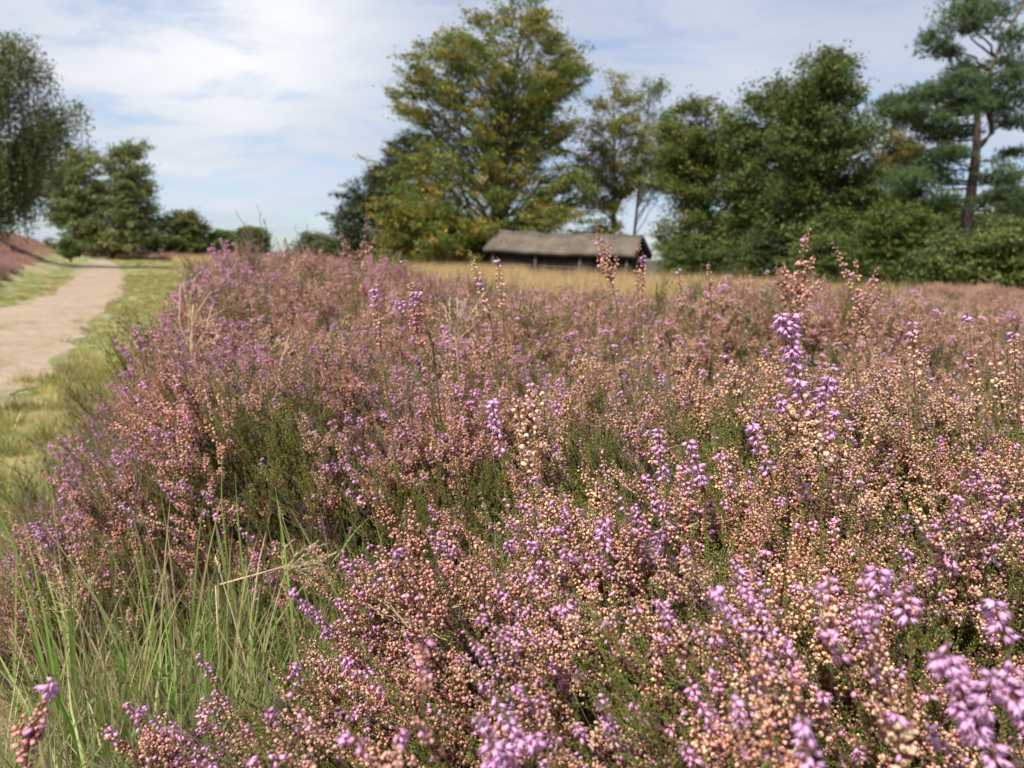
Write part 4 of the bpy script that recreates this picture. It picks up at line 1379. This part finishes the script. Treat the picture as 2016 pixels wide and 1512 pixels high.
def thatch_mat(name, c0, c1, sc):
    m, N, L = new_mat(name)
    nt = m.node_tree
    out = N.new('ShaderNodeOutputMaterial'); b = N.new('ShaderNodeBsdfPrincipled')
    tc = N.new('ShaderNodeTexCoord'); mp = N.new('ShaderNodeMapping'); mp.inputs['Scale'].default_value = sc
    L.new(tc.outputs['Object'], mp.inputs[0])
    n = noise(nt, mp.outputs[0], 5, 8, 0.7); n2 = noise(nt, tc.outputs['Object'], 1.1, 5, 0.6)
    c = mixc(nt, 1.0, ramp(nt, n, [(0.3, c0), (0.7, c1)]), ramp(nt, n2, [(0.35, (0.62, 0.63, 0.6)), (0.65, (1.15, 1.13, 1.1))]), 'MULTIPLY')
    L.new(c, b.inputs['Base Color']); b.inputs['Roughness'].default_value = 1.0
    bp = N.new('ShaderNodeBump'); bp.inputs['Strength'].default_value = 0.9; bp.inputs['Distance'].default_value = 0.05
    L.new(n, bp.inputs['Height']); L.new(bp.outputs[0], b.inputs['Normal'])
    L.new(b.outputs[0], out.inputs['Surface'])
    return m


def shed():
    A = at(982, 456, 38.6); Bp = at(1262, 466, 35.6)     # ridge ends
    mid = (A + Bp) / 2
    ax = Bp - A; Lr = np.linalg.norm(ax[:2])
    yaw = math.atan2(ax[1], ax[0]); slope = math.atan2(ax[2], Lr)
    gz = float(terrain(mid[0], mid[1]))
    root = empty('thatched_shed', (mid[0], mid[1], gz))
    root.rotation_euler = (0, -slope * 0.75, yaw)
    tag(root, 'long low open fronted shed with a grey thatched roof', 'shed')
    RZ = mid[2] - gz; EZ = RZ - 0.80; HW = 1.45; HL = Lr / 2
    TH = 0.20
    M_T = thatch_mat('weathered_thatch', (0.10, 0.08, 0.062), (0.24, 0.195, 0.155), (6, 0.6, 0.6))
    M_RC = thatch_mat('ridge_heather_cap', (0.075, 0.06, 0.052), (0.17, 0.14, 0.125), (3, 3, 3))
    M_W = wood_mat('shade_dark_boards', (0.02, 0.016, 0.014), (0.055, 0.045, 0.038))  # board colour darkened to imitate the shade inside the shed
    M_P = wood_mat('grey_posts', (0.06, 0.052, 0.046), (0.14, 0.125, 0.11))
    white = np.ones(3)
    # roof: two thick sagging thatch slopes as one skin
    Bm = MB(); nx, ny = 40, 9
    def outer(u, v):   # u along, v -1..1 across
        x = -HL * 1.0 + 2 * HL * u - 0.16 * abs(v) * (1 - 2 * u) * 0 
        rake = 0.16 * abs(v)
        x = (-HL - rake) * (1 - u) + (HL + rake) * u
        sag = -0.05 * math.sin(u * math.pi) + 0.018 * math.sin(u * 23 + v) + 0.02 * math.sin(u * 11)
        z = RZ + (EZ - RZ) * abs(v) ** 1.08 + sag * (1 - 0.3 * abs(v)) + 0.012 * math.sin(u * 47 + v * 9)
        return np.array((x, v * HW, z))
    top, bot = [], []
    for i in range(nx + 1):
        for j in range(2 * ny + 1):
            v = -1 + j / ny; u = i / nx
            p = outer(u, v); top.append(p)
            q = p.copy(); q[2] -= TH; q[1] *= 0.96; bot.append(q)
    W_ = 2 * ny + 1; nT = len(top); F = []
    for i in range(nx):
        for j in range(W_ - 1):
            a = i * W_ + j
            F += [(a, a + W_, a + W_ + 1), (a, a + W_ + 1, a + 1)]
            F += [(nT + a, nT + a + W_ + 1, nT + a + W_), (nT + a, nT + a + 1, nT + a + W_ + 1)]
        for j in (0, W_ - 1):
            a = i * W_ + j
            F += [(a, nT + a, nT + a + W_), (a, nT + a + W_, a + W_)]
    for i in (0, nx):
        for j in range(W_ - 1):
            a = i * W_ + j
            F += [(a, a + 1, nT + a + 1), (a, nT + a + 1, nT + a)]
    Bm.add(np.array(top + bot), F, white)
    Bm.build('roof', M_T, root, smooth=False)
    # ridge cap
    Bm = MB(); sec = [(-0.40, -0.36), (-0.20, -0.10), (0, 0.06), (0.20, -0.10), (0.40, -0.36), (0.37, -0.40), (0, -0.03), (-0.37, -0.40)]
    V = []; n2 = 44
    for i in range(n2 + 1):
        u = i / n2; x = -HL - 0.03 + (2 * HL + 0.06) * u
        sag = -0.05 * math.sin(u * math.pi) + 0.02 * math.sin(u * 11) + 0.025 * math.sin(u * 31) + (0.10 if i < 1 else 0)
        for (y, z) in sec:
            V.append((x, y + 0.02 * math.sin(u * 37 + z), RZ + 0.03 + z + sag + 0.02 * math.sin(u * 53 + y * 8)))
    F = []; k = len(sec)
    for i in range(n2):
        for j in range(k):
            a = i * k + j; b = i * k + (j + 1) % k
            F += [(a, b, b + k), (a, b + k, a + k)]
    for o_ in (0, n2 * k):
        for (a, b, c) in ((0, 1, 7), (1, 2, 6), (1, 6, 7), (2, 3, 6), (3, 4, 5), (3, 5, 6)):
            F.append((o_ + a, o_ + b, o_ + c))
    Bm.add(V, F, white); Bm.build('ridge_cap', M_RC, root)
    # walls: back and ends boarded, front open, dark planks added to stand for shade
    Bm = MB()
    nb = 46
    for i in range(nb):
        x = -HL + 0.15 + (2 * HL - 0.3) * i / nb; w = (2 * HL - 0.3) / nb * 0.97
        Bm.box((x, HW - 0.32, -0.1), (x + w, HW - 0.28 + 0.006 * (i % 2), EZ + 0.12), white)
    Bm.build('back_wall', M_W, root)
    for s in (-1, 1):
        Bm = MB(); nbb = 18
        for i in range(nbb):
            y0 = -HW + 0.3 + (2 * HW - 0.6) * i / nbb; w = (2 * HW - 0.6) / nbb * 0.97
            ym = abs(y0 + w / 2)
            zt = RZ - TH - 0.08 + (EZ - RZ) * (ym / HW)
            x = s * (HL - 0.12)
            Bm.box((x - 0.02, y0, -0.1), (x + 0.02 + 0.006 * (i % 2), y0 + w, zt), white)
        Bm.build('gable_wall', M_W, root)
    Bm = MB()
    for i in range(4):  # rail planks built up tall and dark to read as the shaded inside
        Bm.box((-HL + 0.2, -HW + 0.36 + 0.006 * (i % 2), 0.02 + i * 0.2), (HL - 0.2, -HW + 0.39 + 0.006 * (i % 2), 0.19 + i * 0.2), white)
    Bm.build('front_shade_rail', M_W, root)
    Bm = MB()
    for i in range(30):                                 # dark board sheet added behind the front, standing in for interior shade
        x = -HL + 0.25 + (2 * HL - 0.5) * i / 30
        Bm.box((x, -0.95, -0.1), (x + 0.2, -0.91 + 0.006 * (i % 2), EZ + 0.25), white)
    Bm.build('inner_shade_boards', M_W, root)
    # rafters of the right gable end
    for s in (-1, 1):
        for e in (-1, 1):
            Bm = MB()
            p0 = np.array((s * (HL + 0.13), e * (HW - 0.02), EZ - 0.02)); p1 = np.array((s * (HL + 0.02), e * 0.02, RZ + 0.02))
            Bm.tube(np.array([p0, (p0 + p1) / 2, p1]), [0.055, 0.055, 0.055], white, 4)
            Bm.build('barge_board', M_P, root)
    for i in range(4):
        x = -HL + 0.28 + (2 * HL - 0.56) * i / 3
        Bm = MB(); Bm.box((x - 0.06, -HW + 0.22, -0.1), (x + 0.06, -HW + 0.34, EZ - 0.02), white)
        Bm.build('post', M_P, root)
    Bm = MB(); Bm.box((-HL + 0.1, -HW + 0.20, EZ - 0.02), (HL - 0.1, -HW + 0.35, EZ + 0.09), white); Bm.build('eaves_beam', M_P, root)


shed()


# ------------------------------------------------------------------ single heather sprigs that stand out
def sprig(label, pts_px, Y, kind='cream', lilac_from=0.9, size=0.0034, branches=(), bare=0.0, name='heather_sprig', cat='heather sprig', group='tall heather sprigs standing above the rest', zone=0.15, pitch=0.0019, leafy=0.3, dY=0.0, lo=False, r0=0.0009):
    """pts_px: pixels from root to tip"""
    pal = {'cream': (CREAM, TAN), 'pink': (PINK, TAN), 'rose': (ROSE, PINK), 'brown': (np.array((0.36, 0.22, 0.17)), TAN * 0.7), 'lilac': (ROSE, LILAC)}[kind]
    k = len(pts_px)
    P = np.array([at(px, py, Y + dY * i / max(1, k - 1)) for i, (px, py) in enumerate(pts_px)])
    s = np.linspace(0, 1, k); t = np.linspace(0, 1, 14)
    Q = np.stack([np.interp(t, s, P[:, i]) for i in range(3)], 1)
    for _ in range(2):
        Q[1:-1] = (Q[:-2] + 2 * Q[1:-1] + Q[2:]) / 4
    # carry the stalk on down into the bush
    low = Q[0] + np.array((0.02, 0.02, -0.28 if Y < 3 else -0.5))
    low[2] = max(low[2], 0.01)
    root = empty(name, low)
    tag(root, label, cat, group)
    st, fl, lf = MB(), MB(), MB()
    ext = np.array([low, low * 0.5 + Q[0] * 0.5 + (0.004, 0, 0)])
    leaves(lf, np.concatenate([ext, Q[:3]]) - low, 0.1, 1.0, False, 0.0008, 0.0045)
    st.tube(np.concatenate([ext, Q]) - low, np.linspace(r0 * 1.3, 0.0004, 16), REDST * 0.9 + WOOD * 0.2, 5)
    fl.tube(Q - low, np.full(len(Q), 0.00035), REDST, 3)
    if kind != 'bare':
        bells(fl, Q - low, zone, 0.975, pal, lilac_from, lo, size, pitch, 1.15, bare)
    leaves(lf, Q - low, 0.955, 1.03, False, 0.0006, 0.0028)
    leaves(lf, Q - low, 0.0, leafy, False, 0.002, 0.0032)
    for (tb, ang, L, lfrom) in branches:
        Pb, Tb, _ = arc(Q, [tb])
        right = np.array(ROT @ Vector((1, 0, 0))); fwd = np.array((0, 1.0, 0))
        d = nrm(Tb[0] * math.cos(R_(ang)) + right * math.sin(R_(ang)) + fwd * rng.normal(0, 0.2))
        q = bend(Pb[0], d, L, 8, 0.35, 0.08)
        sh = MB()
        sh.tube(q - low, np.linspace(0.0009, 0.0004, 8), REDST, 4)
        bells(sh, q - low, 0.05, 0.97, pal, lfrom, lo, size, pitch, 1.05, bare)
        leaves(sh, q - low, 0.95, 1.04, False, 0.0006)
        sh.build('side_shoot', M_SPRIG, root)
    st.build('stem', M_SPRIG, root); fl.build('flowers', M_SPRIG, root); lf.build('leaves', M_SPRIG, root)
    return root


sprig('tallest sharp sprig right of centre with drooping lilac bells in tiers', [(1618, 930), (1600, 850), (1578, 780), (1556, 700), (1560, 605)], 0.66, 'cream', 0.42, 0.0037, [(0.80, -28, 0.030, 0.2), (0.30, 30, 0.05, 0.3), (0.15, -25, 0.06, 0.7)], bare=0.0, pitch=0.0011, zone=0.1)
sprig('lilac sprig just right of the tallest sprig and shorter than it', [(1630, 950), (1618, 850), (1630, 735)], 0.74, 'cream', 0.25, 0.0036, [(0.3, 22, 0.045, 0.4)], bare=0.4)
sprig('upright cream sprig with a round lilac cap against the pink heath', [(1805, 840), (1800, 740), (1796, 625)], 0.86, 'cream', 0.88, 0.0036, bare=0.5)
sprig('sprig with a loose lilac head near the right edge above the pale bush', [(1925, 830), (1915, 720), (1903, 612)], 0.95, 'cream', 0.72, 0.0034, bare=0.4)
sprig('sparse cream sprig with widely spaced bells right of the loose lilac head', [(1975, 820), (1962, 730), (1948, 628)], 0.80, 'cream', 1.2, 0.0036, bare=0.9, pitch=0.0026)
sprig('long cream sprig close to the right edge', [(2010, 860), (2000, 760), (1996, 640)], 0.78, 'cream', 0.93, 0.0036, bare=0.5)
sprig('thick cream sprig capped with lilac rising in the centre', [(1048, 960), (1036, 860), (1046, 748)], 0.70, 'cream', 0.92, 0.0040, [(0.5, 14, 0.05, 1.1), (0.4, -16, 0.05, 1.1)])
sprig('slender dark stemmed sprig with lilac tip left of centre', [(760, 760), (745, 650), (734, 550)], 1.05, 'pink', 0.78, 0.0036, [(0.35, 12, 0.05, 1.1)], bare=0.4)
sprig('sprig leaning left with a lilac tip against the beech shadow', [(852, 680), (822, 590), (784, 508)], 1.15, 'pink', 0.84, 0.0036, bare=0.3)
sprig('rosy branched sprig right of the slender dark stemmed one', [(840, 700), (818, 640), (812, 572)], 1.12, 'rose', 0.8, 0.0038, [(0.4, 16, 0.06, 0.8), (0.35, -18, 0.055, 0.75)])
sprig('beige sprig leaning left below the shed roof end', [(968, 640), (945, 560), (924, 493)], 1.3, 'cream', 1.2, 0.0038)
sprig('small sprig with a lilac tip under the left end of the shed', [(990, 620), (984, 560), (980, 508)], 1.3, 'cream', 0.88, 0.0036)
sprig('tall blurred pink spike crossing the shed roof', [(1215, 600), (1192, 520), (1170, 430)], 1.7, 'pink', 1.2, 0.0052, [(0.45, 20, 0.06, 1.1), (0.35, -20, 0.05, 1.1), (0.3, 34, 0.06, 1.1)], pitch=0.0023)
sprig('pink spike in front of the shed gable end', [(1258, 600), (1254, 540), (1258, 466)], 1.9, 'pink', 1.2, 0.005, bare=0.3, pitch=0.0024)
sprig('short lilac tipped spike right below the shed gable', [(1262, 620), (1264, 560), (1266, 500)], 1.7, 'pink', 0.86, 0.0048, pitch=0.0024)
sprig('tall pink sprig with a fan of side shoots before the ragged topped oak', [(1580, 680), (1568, 590), (1575, 520), (1594, 443)], 1.55, 'pink', 1.2, 0.0056, [(0.42, 30, 0.085, 1.2), (0.40, -30, 0.075, 1.2), (0.34, 46, 0.08, 1.2)], pitch=0.0022)
sprig('pink sprig bending left with forked shoots before the shrubs', [(1712, 700), (1690, 600), (1668, 545), (1638, 470)], 1.55, 'pink', 1.2, 0.0050, [(0.35, 30, 0.10, 1.2), (0.35, 10, 0.11, 1.2), (0.30, 42, 0.09, 1.2), (0.2, -35, 0.06, 1.2)], pitch=0.0024)
sprig('pink sprig kinked to the left of the tall fan shaped one', [(1568, 640), (1540, 570), (1528, 515)], 1.6, 'pink', 1.2, 0.005, [(0.6, 60, 0.05, 1.2)], pitch=0.0024)
sprig('straight pink spike above the pale grass between shed and oaks', [(1400, 600), (1397, 560), (1396, 518)], 1.8, 'pink', 0.93, 0.005, pitch=0.0024)
sprig('lilac tipped straight spike below the shed wall', [(1345, 620), (1340, 570), (1336, 524)], 1.8, 'pink', 0.9, 0.0048, pitch=0.0024)
G2_ = 'lilac sprigs inside the foreground bush'
for lab, pp, Y in [('thin lilac sprig left of the thick capped one', [(990, 900), (975, 840), (968, 780)], 0.72), ('lilac sprig alone above the dark hollow right of centre', [(1312, 960), (1300, 900), (1296, 838)], 0.75),
                   ('curved lilac sprig leaning left in the right centre', [(1388, 970), (1372, 910), (1352, 862)], 0.72), ('dense lilac sprig left of the tallest sprig', [(1520, 940), (1492, 880), (1478, 826)], 0.72),
                   ('lilac sprig pointing up left in the lower right', [(1530, 1230), (1490, 1160), (1445, 1120)], 0.50), ('upright lilac sprig above the purple cluster at lower centre', [(1200, 1110), (1185, 1050), (1195, 1010)], 0.60),
                   ('fat lilac sprig on the right below the green branches', [(1795, 1240), (1782, 1190), (1780, 1130)], 0.42), ('slim lilac sprig right of the fat one', [(1725, 1210), (1730, 1150), (1722, 1100)], 0.46),
                   ('lilac sprig drooping at the right edge half way down', [(1985, 1270), (1965, 1220), (1955, 1175)], 0.40)]:
    sprig(lab, pp, Y, 'lilac', 0.1, 0.0034, group=G2_, zone=0.1, pitch=0.0016)
G3_ = 'close out of focus sprigs along the bottom'
sprig('blurred fat lilac sprig cluster nearest the lower right corner', [(1990, 1560), (1930, 1440), (1880, 1340), (1862, 1258)], 0.33, 'lilac', 0.15, 0.0030, [(0.5, 26, 0.03, 0.1), (0.3, -24, 0.03, 0.2), (0.75, -28, 0.018, 0.1)], group=G3_, zone=0.05, pitch=0.0012)
sprig('blurred lilac sprig at the right edge above the corner', [(2040, 1450), (2000, 1370), (1985, 1285)], 0.33, 'lilac', 0.1, 0.0030, [(0.4, -24, 0.02, 0.1)], group=G3_, zone=0.05, pitch=0.0013)
sprig('blurred lilac sprig rising from the bottom right of centre', [(1610, 1560), (1590, 1480), (1580, 1415)], 0.32, 'lilac', 0.1, 0.0033, group=G3_, zone=0.05, pitch=0.0014)
sprig('blurred cream and lilac sprig between the two bottom right clusters', [(1800, 1580), (1775, 1480), (1760, 1390)], 0.34, 'cream', 0.85, 0.0029, [(0.4, 20, 0.03, 1.1), (0.5, -20, 0.03, 1.1)], group=G3_, zone=0.05)
sprig('thick rosy sprig leaning right in the lower left corner', [(40, 1560), (60, 1450), (80, 1400), (108, 1330)], 0.42, 'rose', 0.85, 0.0029, [(0.3, -16, 0.03, 0.9), (0.4, 16, 0.02, 0.8)], group=G3_, zone=0.02, pitch=0.0014)
sprig('sprig with lilac bells at the bottom edge centre', [(960, 1570), (972, 1510), (968, 1455)], 0.36, 'lilac', 0.2, 0.0032, [(0.5, 25, 0.015, 0.1)], group=G3_, zone=0.05, pitch=0.0015)


def bare_twig(label, stalks, Y, col=(0.22, 0.15, 0.12), r=0.0016):
    low = at(stalks[0][0][0], stalks[0][0][1], Y); low[2] -= 0.35
    root = empty('dead_twig', low); tag(root, label, 'twig', 'bare twigs poking out of the heather')
    B = MB()
    for i, s in enumerate(stalks):
        P = np.array([at(px, py, Y) for px, py in s])
        t = np.linspace(0, 1, 10); Q = np.stack([np.interp(t, np.linspace(0, 1, len(P)), P[:, k]) for k in range(3)], 1)
        Q[1:-1] += rng.normal(0, 0.003, (8, 3))
        if i == 0:
            Q = np.concatenate([[low], Q])
        B.tube(Q - low, np.linspace(r * (1.5 if i == 0 else 1), r * 0.5, len(Q)), np.array(col), 5)
        n = 26; Pq, Tq, _ = arc(Q, rng.uniform(0.4, 1, n)); o = frames(Tq)[:, :, 0]
        B.stamp(T_LEAF_LO, Pq - low, frames(nrm(Tq + o)), rng.uniform(0.004, 0.008, n), np.array(col) * 1.3)
    b = B.build('stem', M_SPRIG, root)
    return root


bare_twig('bare grey twigs against the sky left of the dark tree', [[(520, 560), (500, 480), (462, 410)], [(512, 520), (520, 470), (506, 405)], [(505, 500), (525, 455), (520, 430)], [(500, 480), (478, 450), (470, 500)]], 2.6)
bare_twig('faint bare twigs against the blue gap beside the dark tree', [[(580, 530), (588, 480), (582, 440)], [(590, 500), (603, 460), (606, 440)], [(580, 500), (560, 475), (562, 470)]], 3.0)
sprig('brown forked sprig rising before the dark tree', [(700, 560), (712, 500), (722, 455), (721, 405)], 2.3, 'brown', 1.2, 0.005, [(0.35, 28, 0.06, 1.2), (0.15, -25, 0.07, 1.2)], pitch=0.003)
sprig('brown sprig leaning left before the dark tree', [(690, 540), (680, 490), (667, 442)], 2.3, 'brown', 1.2, 0.0048, [(0.4, 20, 0.04, 1.2)], pitch=0.003)
sprig('yellowish sprig leaning right below the dark tree', [(712, 550), (722, 500), (740, 462)], 2.2, 'cream', 1.2, 0.0045, pitch=0.003)


# ------------------------------------------------------------------ dry seed heads of grass
def panicle(label, stalk, fans, Y, w=0.0012, Y2=None):
    """stalk: pixels root -> head; fans: list of pixel polylines branching off"""
    Y2 = Y2 or Y
    P = np.array([at(px, py, Y + (Y2 - Y) * i / (len(stalk) - 1)) for i, (px, py) in enumerate(stalk)])
    low = P[0].copy(); low[2] = 0.0 if Y > 1.2 else low[2] - 0.2
    root = empty('grass_stalk', low); tag(root, label, 'grass stalk', 'dry grass stalks with seed heads')
    B = MB(); H = MB()
    t = np.linspace(0, 1, 16); Q = np.stack([np.interp(t, np.linspace(0, 1, len(P)), P[:, k]) for k in range(3)], 1)
    Q[1:-1] = (Q[:-2] + 2 * Q[1:-1] + Q[2:]) / 4
    c = STRAW * 1.1
    B.tube(np.concatenate([[low], Q]) - low, np.linspace(w * 1.1, w * 0.5, 17), c, 5)
    for f in fans:
        F_ = np.array([at(px, py, Y2 + rng.normal(0, 0.02)) for px, py in f])
        t = np.linspace(0, 1, 8); q = np.stack([np.interp(t, np.linspace(0, 1, len(F_)), F_[:, k]) for k in range(3)], 1)
        q[1:-1] += rng.normal(0, 0.0012, (6, 3))
        H.tube(q - low, np.linspace(w * 0.45, w * 0.25, 8), c, 4)
        n = 14; Pq, Tq, _ = arc(q, rng.uniform(0.35, 1, n)); o = frames(Tq)[:, :, 0]
        dd = nrm(Tq + o * 0.35)
        sc = np.stack([np.full(n, 0.0035), np.full(n, 0.0035), rng.uniform(0.006, 0.011, n)], 1)
        H.stamp(T_LEAF, Pq - low, frames(dd), sc, c * rng.uniform(0.8, 1.25, (n, 1)))
    B.build('stalk', M_GRASS, root); H.build('seed_head', M_GRASS, root)


def fan(origin, ends, mid_j=8):
    out = []
    for e in ends:
        m = ((origin[0] + e[0]) / 2 + rng.normal(0, mid_j), (origin[1] + e[1]) / 2 + rng.normal(0, mid_j * 0.6))
        out.append([origin, m, e])
    return out


panicle('pale kinked stalk whose seed head fans right above the green grass', [(500, 1330), (535, 1220), (560, 1130), (600, 1090)], fan((560, 1120), [(640, 1070), (655, 1095), (668, 1085), (620, 1068), (600, 1075), (560, 1068), (625, 1110), (640, 1118), (580, 1062)]), 0.95)
panicle('nearly level straw stalk crossing the kinked pale one', [(425, 1153), (500, 1132), (570, 1112)], fan((560, 1115), [(640, 1100), (620, 1140), (650, 1128)]), 0.93)
panicle('fluffy curled seed head lying on the lilac sprigs at lower centre', [(835, 1330), (815, 1250), (780, 1205), (745, 1180)], fan((800, 1225), [(905, 1215), (925, 1218), (880, 1175), (900, 1190), (860, 1165), (730, 1175), (720, 1195), (760, 1165), (840, 1160), (810, 1150), (895, 1255), (915, 1285)], 12), 0.62)
panicle('straw stalk with a loose head slanting through the lower left grass', [(262, 1430), (205, 1310), (170, 1240), (140, 1180)], fan((150, 1200), [(110, 1115), (125, 1150), (95, 1145), (105, 1185), (165, 1150), (185, 1135), (90, 1195), (150, 1130)]), 0.95)
panicle('long thin pale stalk bending up through the lower left', [(508, 1480), (490, 1330), (462, 1220), (440, 1150), (424, 1095)], [[(440, 1150), (432, 1120), (424, 1092)]], 0.85)
panicle('tall blurred straw stalk with a feathery head on the left heather', [(372, 880), (373, 780), (376, 690), (380, 600)], fan((377, 700), [(345, 640), (350, 600), (410, 640), (420, 600), (365, 580), (395, 570), (430, 660), (340, 690), (355, 560), (400, 700)], 10) + fan((378, 650), [(360, 560), (385, 545), (415, 575), (440, 610)], 8), 1.75, w=0.0026)
panicle('short blurred straw stalk left of the tall feathery one', [(345, 830), (348, 770), (352, 715)], [[(350, 740), (351, 725), (352, 712)]], 1.7, w=0.0024)
panicle('slanting straw stalk left of centre among the pink shoots', [(528, 890), (540, 800), (553, 710), (570, 660)], fan((556, 700), [(562, 650), (575, 668), (545, 672)]), 1.35)
panicle('golden fan of dry grass heads above the centre left heather', [(905, 760), (900, 700), (895, 650)], fan((898, 670), [(860, 625), (870, 600), (940, 590), (955, 575), (920, 585), (885, 590), (950, 610), (845, 650), (900, 580)], 8), 1.2)
panicle('arched dead grass stem in the lower left thicket', [(262, 1180), (245, 1110), (255, 1050), (275, 1022)], [[(255, 1050), (262, 1035), (278, 1020)]], 1.2)


def woody(label, polys, Y0, Y1, r=0.004, col=(0.20, 0.15, 0.12), cat='branch'):
    low = at(*polys[0][0], Y0)
    root = empty('bare_branch', low); tag(root, label, cat, 'woody branches at the lower left')
    B = MB()
    for i, s in enumerate(polys):
        P = np.array([at(px, py, Y0 + (Y1 - Y0) * k / (len(s) - 1)) for k, (px, py) in enumerate(s)])
        t = np.linspace(0, 1, 12); Q = np.stack([np.interp(t, np.linspace(0, 1, len(P)), P[:, k]) for k in range(3)], 1)
        Q[1:-1] += rng.normal(0, r * 0.7, (10, 3))
        rr = r if i == 0 else r * 0.5
        B.tube(Q - low, np.linspace(rr, rr * 0.35, 12), np.array(col) * rng.uniform(0.85, 1.15), 6)
    B.build('stem', M_SPRIG, root)


woody('dark forked dead branch sticking up at the lower left edge', [[(92, 1400), (88, 1330), (70, 1260)], [(88, 1330), (40, 1310), (0, 1285)], [(85, 1320), (110, 1270), (125, 1240)], [(75, 1275), (60, 1240), (75, 1215)], [(88, 1345), (45, 1340), (-10, 1330)]], 1.05, 1.0, 0.0045, (0.10, 0.07, 0.055))
woody('long grey woody stem slanting through the lower left grass', [[(330, 1240), (230, 1180), (120, 1110), (40, 1040)], [(230, 1180), (200, 1150), (150, 1060)], [(170, 1140), (100, 1130), (0, 1100)]], 1.35, 1.6, 0.0045, (0.24, 0.18, 0.16))
woody('second woody stem lying across the straw in the lower left corner', [[(200, 1400), (120, 1390), (40, 1360), (-20, 1330)], [(120, 1390), (60, 1400), (-20, 1395)]], 1.0, 1.15, 0.004, (0.16, 0.11, 0.09))
